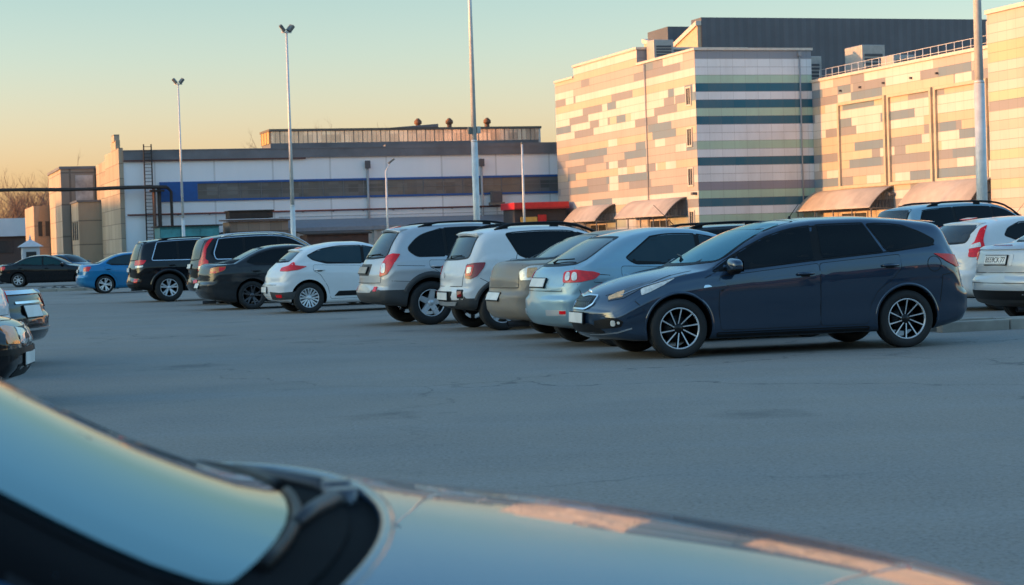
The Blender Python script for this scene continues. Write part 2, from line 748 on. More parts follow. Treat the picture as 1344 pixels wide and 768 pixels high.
        if k == 'C':                                    # 'CR-' rear right, 'CF+' front left ...
            fx = 1 if view[1] == 'F' else -1
            sy = 1 if view[2] == '+' else -1
            d = Vector((-fx, -sy, 0)).normalized()
            pr = Vector((-fx, sy, 0)).normalized()      # grows along the side, away from the end
            key = (view, round(v, 1))
            if not hasattr(self, '_cc'):
                self._cc = {}
            if key not in self._cc:
                bestu, bestd = 0, 1e9
                base = Vector((fx * self.L / 2, sy * self.W, 0)).dot(pr)
                for i in range(80):
                    uu = base - .5 + i * .0125
                    o = pr * uu - d * 6 + Vector((0, 0, round(v, 1)))
                    p, n_, fi, dist = self.bvh.ray_cast(o, d)
                    if p is not None and dist < bestd:
                        bestu, bestd = uu, dist
                self._cc[key] = bestu
            u0 = self._cc[(view, round(v, 1))]
            # one reference for a whole patch keeps outlines straight
            u0 = self._cref.setdefault(view, u0) if hasattr(self, '_cref') else u0
            o = pr * (u0 + .707 * u) - d * 6 + Vector((0, 0, v))
            return self._ray(o, d)

    def zlim(self, s, d=.105):
        s0 = s - self.bend(s) * .40
        return self.top(s0) - d

    def patch(self, mb, view, poly, mat, off=.004, rim=.012, sp=.07, rnd=.02, rimmat=None, lim=None):
        self._cref = {}
        if view[0] == 'C':
            zm = sum(p[1] for p in poly) / len(poly)
            self.proj(view, 0, zm)
        out = densify(rounded(poly, rnd), sp)
        if lim is not None:
            for p in out:
                p.y = min(p.y, self.zlim(p.x, lim))
        # drop near duplicates
        ol = []
        for p in out:
            if not ol or (p - ol[-1]).length > 1e-4:
                ol.append(p)
        if (ol[0] - ol[-1]).length < 1e-4:
            ol.pop()
        out = ol
        x0, x1 = min(p.x for p in out), max(p.x for p in out)
        y0, y1 = min(p.y for p in out), max(p.y for p in out)
        pts = list(out)
        nx, ny = int((x1 - x0) / sp), int((y1 - y0) / sp)
        for i in range(nx + 1):
            for j in range(ny + 1):
                p = Vector((x0 + (i + .5) * sp, y0 + (j + .5) * sp))
                if inside(p, out) and seg_dist(p, out) > .35 * sp:
                    pts.append(p)
        nb = len(out)
        edges = [(i, (i + 1) % nb) for i in range(nb)]
        rv, re_, rf, *_ = delaunay_2d_cdt(pts, edges, [], 1, 1e-6)
        P, N = [], []
        for p in rv:
            q, nr = self.proj(view, p.x, p.y)
            P.append(q + nr * off)
            N.append(nr)
        fs = [tuple(f) for f in rf]
        if not fs:
            return
        a, b, c = (P[i] for i in fs[0][:3])
        tot = 0
        for f in fs:
            a, b, c = (P[i] for i in f[:3])
            tot += (b - a).cross(c - a).dot(N[f[0]])
        if tot < 0:
            fs = [f[::-1] for f in fs]
        o = len(mb.v)
        mb.add(P, fs, mat, True)
        # rim
        cnt = {}
        for f in fs:
            for i in range(len(f)):
                cnt[(f[i], f[(i + 1) % len(f)])] = 1
        bd = [(i, j) for (i, j) in cnt if (j, i) not in cnt]
        for i, j in bd:
            k = len(mb.v)
            mb.v.extend([P[i].copy(), P[j].copy(), P[j] - N[j] * rim, P[i] - N[i] * rim])
            mb.face([k + 1, k, k + 3, k + 2], rimmat or mat)

    def strip(self, mb, view, line, width, mat, off=.003, sp=.06, closed=False, rnd=0, lim=None):
        self._cref = {}
        if view[0] == 'C':
            zm = sum(p[1] for p in line) / len(line)
            self.proj(view, 0, zm)
        pts = [Vector(p[:2]) for p in line]
        if rnd and closed:
            pts = rounded(line, rnd)
        dl = []
        m = len(pts)
        for i in range(m if closed else m - 1):
            a, b = pts[i], pts[(i + 1) % m]
            k = max(1, int((b - a).length / sp))
            for j in range(k):
                dl.append(a.lerp(b, j / k))
        if not closed:
            dl.append(pts[-1])
        if lim is not None:
            for p in dl:
                p.y = min(p.y, self.zlim(p.x, lim))
        PN = [self.proj(view, p.x, p.y) for p in dl]
        n = len(PN)
        o = len(mb.v)
        hw = width / 2
        for i, (p, nr) in enumerate(PN):
            if closed:
                t = PN[(i + 1) % n][0] - PN[i - 1][0]
            else:
                t = PN[min(i + 1, n - 1)][0] - PN[max(i - 1, 0)][0]
            sd = t.cross(nr)
            if sd.length < 1e-9:
                sd = Vector((0, 0, 1))
            sd.normalize()
            h = off
            mb.v.extend([p + sd * hw - nr * .004, p + sd * hw + nr * h, p - sd * hw + nr * h, p - sd * hw - nr * .004])
        for i in range(n if closed else n - 1):
            a, b = o + i * 4, o + ((i + 1) % n) * 4
            for k in range(3):
                mb.face([a + k, b + k, b + k + 1, a + k + 1], mat, False)

    # ------------------------------------------------ parts
    def part(self, name, view, poly, mat, parent=None, **kw):
        mb = MB()
        for vw in ([view] if isinstance(view, str) else view):
            self.patch(mb, vw, poly, mat, **kw)
        return mb.build(name, parent or self.root)

    def windows(self, outlines, sides='+-', frame=None, chrome=None, mat=None, fr=.022):
        """side glass: black surround below, glass above"""
        for sg in sides:
            for a_, b_ in zip(outlines, outlines[1:]):
                sa, sb = max(p[0] for p in a_), min(p[0] for p in b_)
                if .005 < sb - sa < .2:
                    z0 = (min(p[1] for p in a_) * .3 + min(p[1] for p in b_) * .7) + .01
                    pb_ = MB()
                    self.patch(pb_, 'S' + sg, [(sa - .012, z0 - .02), (sb + .012, z0), (sb + .012, 9), (sa - .012, 9)], TRIM, off=.0018, rnd=.004, lim=.095)
                    pb_.build('door_pillar', self.root)
            for ol in outlines:
                fmb = MB()
                po = [Vector(p[:2]) for p in ol]
                big = inset(po, -fr)
                bigp = [(q.x, q.y, (ol[i][2] if len(ol[i]) > 2 else .03) + fr * .7) for i, q in enumerate(big)]
                self.patch(fmb, 'S' + sg, bigp, TRIM, off=.0025, lim=.085)
                f = fmb.build('window', self.root)
                g = MB()
                self.patch(g, 'S' + sg, ol, mat or GLASS, off=.005, rnd=.03, lim=.105)
                g.build('pane', f)

    def chrome_line(self, lines, sides='+-', width=.014, mat=None, closed=False):
        for sg in sides:
            mb = MB()
            for l in lines:
                self.strip(mb, 'S' + sg, l, width, mat or CHROME, off=.008, closed=closed, rnd=.06 if closed else 0, lim=.082)
            mb.build('window_trim', self.root)

    def seams(self, side=(), front=(), rear=(), top=(), sides='+-', w=.008):
        jobs = [('S' + sg, l) for l in side for sg in sides] + [('F', l) for l in front] + [('R', l) for l in rear] + [('T', l) for l in top]
        for v, l in jobs:
            mb = MB()
            self.strip(mb, v, l, w, SEAM, off=.0015)
            mb.build('panel_gap', self.root)

    def doors(self, outlines, sides='+-', handle=None, hmat=None):
        for sg in sides:
            y = 1 if sg == '+' else -1
            for i, ol in enumerate(outlines):
                mb = MB()
                po = [Vector(p[:2]) for p in ol]
                self.patch(mb, 'S' + sg, [(p.x, p.y) for p in inset(po, -.007)], SEAM, off=.0012, rim=.004, rnd=.04, sp=.09)
                self.patch(mb, 'S' + sg, ol, self.paint, off=.003, rim=.004, rnd=.04, sp=.09)
                d = mb.build('door', self.root)
                if handle:
                    hs, hz = handle[i]
                    p, nr = self.proj('S' + sg, hs, hz)
                    hb = MB()
                    fwd = Vector((1, 0, 0))
                    q = p + nr * .008
                    # recess cup and bar
                    self.patch(hb, 'S' + sg, [(hs - .055, hz - .03), (hs + .055, hz - .03), (hs + .055, hz + .022), (hs - .055, hz + .022)], SEAM, off=.0042, rim=.003, rnd=.025)
                    hb.tube([q - fwd * .10 + nr * .0, q - fwd * .085 + nr * .022, q + nr * .03, q + fwd * .085 + nr * .022, q + fwd * .10], [.010, .014, .015, .014, .010], hmat or self.paint, 8)
                    hb.build('handle', d)

    def mirrors(self, s, z, mat=None, sides='+-', size=1.15, shell2=None):
        for sg in sides:
            y = 1 if sg == '+' else -1
            p, nr = self.proj('S' + sg, s, z)
            mb = MB()
            c = p + Vector((-.02, y * .15, .035))
            bm = bmesh.new()
            bmesh.ops.create_uvsphere(bm, u_segments=18, v_segments=12, radius=1)
            vs = []
            for v in bm.verts:
                q = v.co.copy()
                for a in range(3):
                    q[a] = math.copysign(abs(q[a]) ** .62, q[a])
                x = q.x * .075 * size * (1 if q.x > 0 else .45)
                vs.append(c + Vector((x, q.y * .115 * size - 0.0, q.z * .07 * size * (1 - .22 * q.y * y))))
            bm.verts.index_update()
            fs = [tuple(v.index for v in f.verts) for f in bm.faces]
            lowf = [f for f in fs if sum(vs[i].z for i in f) / len(f) < c.z - .03 * size]
            upf = [f for f in fs if f not in lowf]
            o = len(mb.v)
            mb.v.extend(vs)
            for f in upf:
                mb.face([i + o for i in f], mat or self.paint, True)
            for f in lowf:
                mb.face([i + o for i in f], shell2 or TRIM, True)
            bm.free()
            mb.tube([p - nr * .02 + Vector((0, 0, -.015)), p + Vector((-.005, y * .05, -.005)), c + Vector((0, -y * .04, -.035))], [.035, .028, .022], TRIM, 8)
            m = mb.build('wing_mirror', self.root)
            gm = MB()
            gx = c.x - .034 * size
            w, h = .09 * size, .05 * size
            gm.box((gx - .004, c.y - w, c.z - h), (gx, c.y + w, c.z + h), GLASS)
            gm.build('mirror_glass', m)

    def wheels(self, spokes=5, kind='single', mat=None, wi=.05, wo=.035, twist=0.0, rim=.66, back=None, tw=.215, inset_=.0, lipmat=None, hub=True, cap=None):
        r = self.rt
        rr = r * rim
        mat = mat or ALLOY
        h = tw / 2
        rim_me = tyre_me = hub_me = None
        for s in (self.sf, self.sr):
            for sg in (1, -1):
                c = Vector((self.xm - s, sg * (self.W - .035 - h - inset_), r))
                if rim_me is None:
                    hb = MB()
                    hb.lathe_y([(.001, .0), (rr * .62, .0), (rr * .62, -.03), (.001, -.03)], BRAKE, 24)
                    hb.lathe_y([(.001, .045), (.05, .045), (.06, .01), (.06, -h * .8), (.001, -h * .8)], BRAKE, 16)
                    w = hb.build('wheel', self.root)
                    hub_me = w.data
                    tb = MB()
                    prof = [(rr * .96, -h * .80), (rr, -h * .93), (rr + (r - rr) * .45, -h * 1.03), (r * .955, -h * .93), (r * .988, -h * .78), (r, -h * .5), (r, -h * .30), (r * .975, -h * .28), (r * .975, -h * .24), (r, -h * .22), (r, h * .22), (r * .975, h * .24), (r * .975, h * .28), (r, h * .30), (r, h * .5), (r * .988, h * .78), (r * .955, h * .93), (rr + (r - rr) * .45, h * 1.03), (rr * 1.02, h * .95), (rr, h * .90), (rr * .96, h * .80)]
                    tb.lathe_y(prof, RUBBER, 56)
                    t = tb.build('tyre', w, recalc=True)
                    tyre_me = t.data
                    rb = MB()
                    lip = lipmat or mat
                    rb.lathe_y([(rr * 1.0, h * .86), (rr * 1.0, h * .93), (rr * .955, h * .93), (rr * .93, h * .80)], lip, 56)
                    rb.lathe_y([(rr * .93, h * .80), (rr * .90, h * .3), (rr * .88, -h * .8)], back or ALLOYD, 40)
                    f0 = h * .60
                    n = spokes
                    if kind == 'twin':
                        angs = []
                        for i in range(n):
                            a = 2 * PI * i / n
                            angs += [(a - .02, a - .20), (a + .02, a + .20)]
                    elif kind == 'y':
                        angs = []
                        for i in range(n):
                            a = 2 * PI * i / n
                            angs += [(a, a - .22), (a, a + .22)]
                    else:
                        angs = [(2 * PI * i / n, 2 * PI * i / n + twist) for i in range(n)]
                    for a0, a1 in angs:
                        a0 += .31
                        a1 += .31
                        p0 = Vector((math.cos(a0) * .045, f0 - .004, math.sin(a0) * .045))
                        p1 = Vector((math.cos(a1) * rr * .965, h * .86, math.sin(a1) * rr * .965))
                        d = (p1 - p0).normalized()
                        q = d.cross(Vector((0, 1, 0))).normalized()
                        dn = Vector((0, -.034, 0))
                        A = [p0 + q * wi / 2, p0 - q * wi / 2, p1 - q * wo / 2, p1 + q * wo / 2]
                        Bq = [x + dn + (q * .006 if i in (0, 3) else -q * .006) for i, x in enumerate(A)]
                        rb.add(A + Bq, [(0, 1, 2, 3)], mat)
                        o = len(rb.v) - 8
                        sm = back or mat
                        for i in range(4):
                            j = (i + 1) % 4
                            rb.face([o + i, o + 4 + i, o + 4 + j, o + j], sm)
                    rb.lathe_y([(.001, f0 + .012), (.034, f0 + .010), (.042, f0), (.062, f0 - .006), (.066, f0 - .04)], cap or mat, 20)
                    rm = rb.build('rim', w, recalc=True)
                    rim_me = rm.data
                else:
                    w = bpy.data.objects.new('wheel', hub_me)
                    COL.objects.link(w)
                    w.parent = self.root
                    for nm, dm in (('tyre', tyre_me), ('rim', rim_me)):
                        x = bpy.data.objects.new(nm, dm)
                        COL.objects.link(x)
                        x.parent = w
                w.location = c
                w.rotation_euler = (0, random.uniform(0, 6), 0 if sg > 0 else PI)

    def arch_trim(self, mat=None, width=.075, proud=.012, sides='+-', which='fr'):
        for sg in sides:
            y = 1 if sg == '+' else -1
            for ch in which:
                s = self.sf if ch == 'f' else self.sr
                mb = MB()
                r0 = self.rt + self.arch - .004
                cz = self.rt + .012
                n = 26
                a0 = math.asin(max(-1, (self.clad - .02 - cz) / (r0 + width))) if self.clad else -.2
                rows = []
                for i in range(n + 1):
                    a = a0 + (PI - 2 * a0) * i / n
                    row = []
                    for rr in (r0, r0 + width * .5, r0 + width):
                        p, nr = self.proj('S' + sg, s + math.cos(a) * max(rr, r0 + .006), cz + math.sin(a) * rr)
                        row.append(p + Vector((0, y * (proud if rr < r0 + width * .9 else proud * .5), 0)))
                    ins = row[0].copy() - Vector((0, y * .06, 0))
                    out = row[-1] - Vector((0, y * .02, 0))
                    rows.append([ins] + row + [out])
                o = len(mb.v)
                k = 5
                for rw in rows:
                    mb.v.extend(rw)
                for i in range(n):
                    for j in range(k - 1):
                        q = [o + i * k + j, o + i * k + j + 1, o + (i + 1) * k + j + 1, o + (i + 1) * k + j]
                        mb.face(q if y > 0 else q[::-1], mat or CLAD, j in (1, 2))
                mb.build('wheel_arch_trim', self.root)

    def rails(self, s0, s1, y, mat=None, h=.05, r=.018, feet=3):
        for sg in (1, -1):
            mb = MB()
            pts = []
            n = 14
            for i in range(n + 1):
                s = s0 + (s1 - s0) * i / n
                p, nr = self.proj('T', s, sg * y)
                e = min(1, min(i, n - i) / 2.0)
                pts.append(p + Vector((0, 0, -.01 + (h + .01) * (e ** .5))))
            mb.tube(pts, [r * (1.0 if 1 < i < n - 1 else 1.3) for i in range(n + 1)], mat or TRIM, 8)
            for k in range(feet):
                q = 1 + (n - 2) * k / max(1, feet - 1)
                p = pts[int(round(q))]
                mb.box((p.x - .07, p.y - .014, p.z - h - .012), (p.x + .07, p.y + .014, p.z), mat or TRIM, .006)
            mb.build('roof_rail', self.root)

    def spoiler(self, mat=None, s=None, y=.55, length=.16, drop=.03):
        s = s or (self.L * .885)
        mb = MB()
        rows = []
        n = 14
        for i in range(n + 1):
            yy = y * (2 * i / n - 1)
            p, nr = self.proj('T', s - .10, yy)
            a = p + Vector((0, 0, .004))
            m_ = p + Vector((-.12, 0, -.012 + .010))
            e = (abs(2 * i / n - 1)) ** 4
            t = p + Vector((-length - .02 + .06 * e + .03 * (yy / y) ** 2, 0, -drop - .01 * e))
            lo = t + Vector((.015, 0, -.03))
            bk = p + Vector((-.06, 0, -.075))
            rows.append([a, m_, t, lo, bk])
        o = len(mb.v)
        for rw in rows:
            mb.v.extend(rw)
        for i in range(n):
            for j in range(4):
                mb.face([o + i * 5 + j, o + i * 5 + j + 1, o + (i + 1) * 5 + j + 1, o + (i + 1) * 5 + j][::-1], mat or self.paint, j < 2)
        mb.face([o + j for j in range(5)], mat or self.paint)
        mb.face([o + n * 5 + j for j in range(5)][::-1], mat or self.paint)
        sp = mb.build('spoiler', self.root, recalc=True)
        return sp

    def plate(self, view, z, y=0, w=.52, h=.112, frame=True, text=None, pmat=None, tilt=None):
        sgn = 1 if view == 'F' else -1
        pt, pb = self.proj(view, y, z + h / 2)[0], self.proj(view, y, z - h / 2)[0]
        om = (pt + pb) / 2
        tilt_ = math.atan2(pt.x - pb.x, pt.z - pb.z)
        tilt_ = max(-.5, min(.5, tilt_))
        x, z0_, y0_ = 0.0, om.z, y
        y = z = 0.0
        mb = MB()
        if frame:
            mb.box((min(x - sgn * .010, x + sgn * .008), y - w / 2 - .012, z - h / 2 - .012), (max(x - sgn * .010, x + sgn * .008), y + w / 2 + .012, z + h / 2 + .012), TRIM, .004)
        mb.box((min(x - sgn * .01, x + sgn * .014), y - w / 2, z - h / 2), (max(x - sgn * .01, x + sgn * .014), y + w / 2, z + h / 2), pmat or PLATE, .003)
        pl = mb.build('number_plate', self.root)
        pl.location = (om.x, y0_, z0_)
        pl.rotation_euler = (0, tilt_, 0)
        if text:
            cu = bpy.data.curves.new('plate_text', 'FONT')
            cu.body = text
            cu.align_x, cu.align_y = 'CENTER', 'CENTER'
            cu.size = .105
            cu.extrude = .001
            cu.space_character = .95
            cu.materials.append(INK)
            t0 = bpy.data.objects.new('text_source', cu)
            COL.objects.link(t0)
            bpy.context.view_layer.update()
            tme = bpy.data.meshes.new_from_object(t0.evaluated_get(bpy.context.evaluated_depsgraph_get()))
            bpy.data.objects.remove(t0)
            bpy.data.curves.remove(cu)
            tme.name = 'plate_text'
            t = bpy.data.objects.new('plate_text', tme)
            COL.objects.link(t)
            t.parent = pl
            t.location = (x + sgn * .0155, y, z - .004)
            t.rotation_euler = (PI / 2, 0, PI / 2 if sgn > 0 else -PI / 2)
            b_ = MB()
            wd = w / 2 - .008
            for (a0, a1, c0, c1) in ((-wd, wd, h / 2 - .010, h / 2 - .006), (-wd, wd, -h / 2 + .006, -h / 2 + .010), (.13, .134, -h / 2 + .006, h / 2 - .006)):
                ya, yb = y - a1, y - a0
                b_.box((x + sgn * .0142 - .0008, ya, z + c0), (x + sgn * .0142 + .0008, yb, z + c1), INK)
            b_.build('plate_border', pl)
        return pl

    def wiper(self, view, pts, parent=None):
        mb = MB()
        l = []
        for i, (u, v) in enumerate(pts):
            p, nr = self.proj(view, u, v)
            l.append(p + nr * (.03 if i else .012))
        mb.tube(l, [.014] + [.009] * (len(l) - 1), TRIM, 6)
        return mb.build('wiper', parent or self.root)

    def antenna(self, s, y=0, h=.28, lean=.25):
        p, nr = self.proj('T', s, y)
        mb = MB()
        mb.tube([p - Vector((0, 0, .01)), p + Vector((-.01, 0, .025))], [.022, .012], TRIM, 8)
        mb.tube([p + Vector((-.01, 0, .02)), p + Vector((-lean, 0, h))], [.005, .003], TRIM, 6)
        mb.build('antenna', self.root)

    def exhaust(self, y, z=None, r=.035):
        x = self.xm - self.L
        z = z or self.gc + .02
        mb = MB()
        mb.tube([(x + .35, y, z), (x + .045, y, z)], r, BRAKE, 12, caps=False)
        mb.tube([(x + .35, y, z), (x + .06, y, z)], r * .85, UNDER, 12)
        mb.build('exhaust_pipe', self.root)

    def belt_glass(self, view, zb_, zt_, yb_, yt_, bow=0.0, name='windscreen', mat=None, fr=.03, rnd=.07):
        ol = [(-yb_, zb_), (-yb_ * .5, zb_ - bow), (0, zb_ - bow * 1.3), (yb_ * .5, zb_ - bow), (yb_, zb_), (yt_, zt_), (yt_ * .5, zt_ + bow * .6), (0, zt_ + bow * .8), (-yt_ * .5, zt_ + bow * .6), (-yt_, zt_)]
        po = [Vector(p) for p in ol]
        mb = MB()
        self.patch(mb, view, [(q.x, q.y) for q in inset(po, -fr)], TRIM, off=.0025, rnd=rnd + .02)
        f = mb.build(name, self.root)
        g = MB()
        self.patch(g, view, [(a, b) for a, b in ol], mat or GLASS, off=.005, rnd=rnd, sp=.06)
        g.build('pane', f)
        return f

    def place(self, wheel_xy, yaw, side=-1, which='r', z=0.0):
        """put the contact point of one near wheel on the given ground point"""
        s = self.sr if which == 'r' else self.sf
        loc = Vector((self.xm - s, side * (self.W - .13), 0))
        rot = Matrix.Rotation(yaw, 3, 'Z')
        o = Vector((wheel_xy[0], wheel_xy[1], 0)) - rot @ loc
        self.root.location = (o.x, o.y, z)
        self.root.rotation_euler = (0, 0, yaw)
        return self

# ------------------------------------------------------------------ the cars of the picture
NAVY = paint('navy_paint', (0.013, 0.035, 0.072), .45, .30, .006, 1.0, cior=1.75)
PEARL = paint('pearl_silver_paint', (0.44, 0.48, 0.52), .3, .40, .15, .9, (0.42, 0.38, 0.33))
WARM = simple('warm_lamp_lens', (0.75, 0.42, 0.18), 0.12, 0, 0.6, var=0.25, vscale=22)
SILVERBLUE = paint('pale_blue_silver_paint', (0.27, 0.43, 0.52), .45, .40, .25, .8, (0.34, 0.30, 0.25))
BEIGE = paint('dusty_beige_paint', (0.24, 0.22, 0.20), .25, .5, .75, .5, (0.33, 0.27, 0.20))
WHITE = paint('white_paint', (0.72, 0.73, 0.74), .0, .42, .28, .8, (0.42, 0.36, 0.29))
WHITE2 = paint('clean_white_paint', (0.74, 0.75, 0.76), .0, .42, .12, .9, (0.45, 0.40, 0.34))
SILVER = paint('silver_paint', (0.50, 0.52, 0.55), .45, .42, .28, .7, (0.38, 0.33, 0.27))
DGREY = paint('dark_grey_paint', (0.018, 0.021, 0.026), .25, .40, .10, .9)
BLACK = paint('black_paint', (0.004, 0.005, 0.008), .2, .3, .015, 1.0)
BROWN = paint('black_brown_paint', (0.008, 0.007, 0.008), .2, .35, .06, .9)
BLUE = paint('bright_blue_paint', (0.004, 0.19, 0.42), .35, .38, .15, .9)
STEEL = paint('steel_blue_paint', (0.010, 0.055, 0.11), .4, .25, .008, .65)
REARGLASS = glassmat('rear_glass', (0.012, 0.016, 0.02), .04, .10, 1.5)
SIDEGLASS = glassmat('clear_side_glass', (0.02, 0.045, 0.06), .03, .05)


def scale(car, pts):
    return [tuple([p[0] * car.L, p[1] * car.H] + list(p[2:])) for p in pts]


DLO = {
    'hatch': [[(.335, .665), (.545, .685), (.545, .96), (.46, .96), (.395, .82)],
              [(.56, .685), (.775, .71), (.80, .76), (.755, .96), (.56, .96)]],
    'suv': [[(.315, .635), (.53, .645), (.53, .96), (.42, .96), (.365, .80)],
            [(.545, .645), (.715, .65), (.715, .96), (.545, .96)],
            [(.73, .65), (.875, .665), (.90, .72), (.86, .93), (.73, .96)]],
    'sedan': [[(.335, .665), (.545, .68), (.545, .96), (.46, .96), (.395, .82)],
              [(.56, .68), (.745, .70), (.785, .73), (.72, .93), (.66, .96), (.56, .96)]],
}


def kit(c, style, dlo=None, glass=None, doors=True, hz=.60, dcut=(.325, .552), handle=None, mirror=True, rear_glass=None, front_lamp=None, tail=None,
        tailmat=None, plate_r=.62, plate_f=.30, wind=None, hoodline=True, mz=None, chrome_handle=None, mirmat=None, rz=None, rdoor=True):
    H, L, W = c.H, c.L, c.W
    d = [scale(c, o) for o in DLO[style]] if dlo is None else dlo
    c.windows(d, mat=glass)
    zc = c.top(.285 * L)
    w = wind or (zc + .035, H - .085, W * .78, W * .62)
    c.belt_glass('F', w[0], w[1], w[2], w[3], bow=.02, name='windscreen')
    if rear_glass:
        c.belt_glass('R', *rear_glass, bow=.008, name='rear_window', mat=REARGLASS)
    if doors:
        zl = c.gc + .10
        sA, sB = dcut[0] * L, dcut[1] * L
        bz = lambda s: c.belt(s) - .012
        arch0 = c.sr - c.rt - c.arch - .03
        fr = [(sA, zl), (sA - .03, .62), (sA, bz(sA) - .01), (sB - .006, bz(sB)), (sB - .006, zl)]
        se = min(.80 * L, c.sr + .02)
        rr = [(sB + .006, zl), (sB + .006, bz(sB)), (se, bz(se)), (se, c.rt * 2 + .24), (se - .14, c.rt * 2 + .16), (arch0 - .0, c.rt + .22), (arch0 - .05, zl)]
        hh = handle or ((sB - .17, bz(sB) - .10), (se - .13, bz(se) - .11))
        c.doors([fr, rr] if rdoor else [fr], handle=hh, hmat=chrome_handle)
    if mirror:
        c.mirrors(.37 * L, mz or (c.belt(.37 * L) + .05), mat=mirmat)
    top = []
    if hoodline:
        ye = W * .74
        top.append([(.27 * L, -ye), (.10 * L, -ye * .93), (.045 * L, -ye * .7), (.033 * L, 0), (.045 * L, ye * .7), (.10 * L, ye * .93), (.27 * L, ye)])
    c.seams(top=top)
    if front_lamp is not None:
        for sg in '+-':
            f = c.part('headlamp', 'CF' + sg, front_lamp, LAMPD, off=.004)
            mb = MB()
            c.patch(mb, 'CF' + sg, [(p.x, p.y) for p in inset([Vector(q[:2]) for q in front_lamp], .016)], CLEAR, off=.007)
            mb.build('lens', f)
    if tail is not None:
        for sg in '+-':
            c.part('tail_lamp', 'CR' + sg, tail, tailmat or RED, off=.010, rnd=.03)
    if plate_r:
        c.plate('R', plate_r)
    if plate_f:
        c.plate('F', plate_f)
    gz = c.top(.02 * L)
    g = MB()
    c.patch(g, 'F', [(-.36 * W / .9, gz - .16), (.36 * W / .9, gz - .16), (.42 * W / .9, gz - .05), (-.42 * W / .9, gz - .05)], TRIM, off=.004)
    c.patch(g, 'F', [(-.5, c.gc + .07), (.5, c.gc + .07), (.44, c.gc + .18), (-.44, c.gc + .18)], TRIM, off=.004)
    g.build('grille', c.root)


CARS = {}


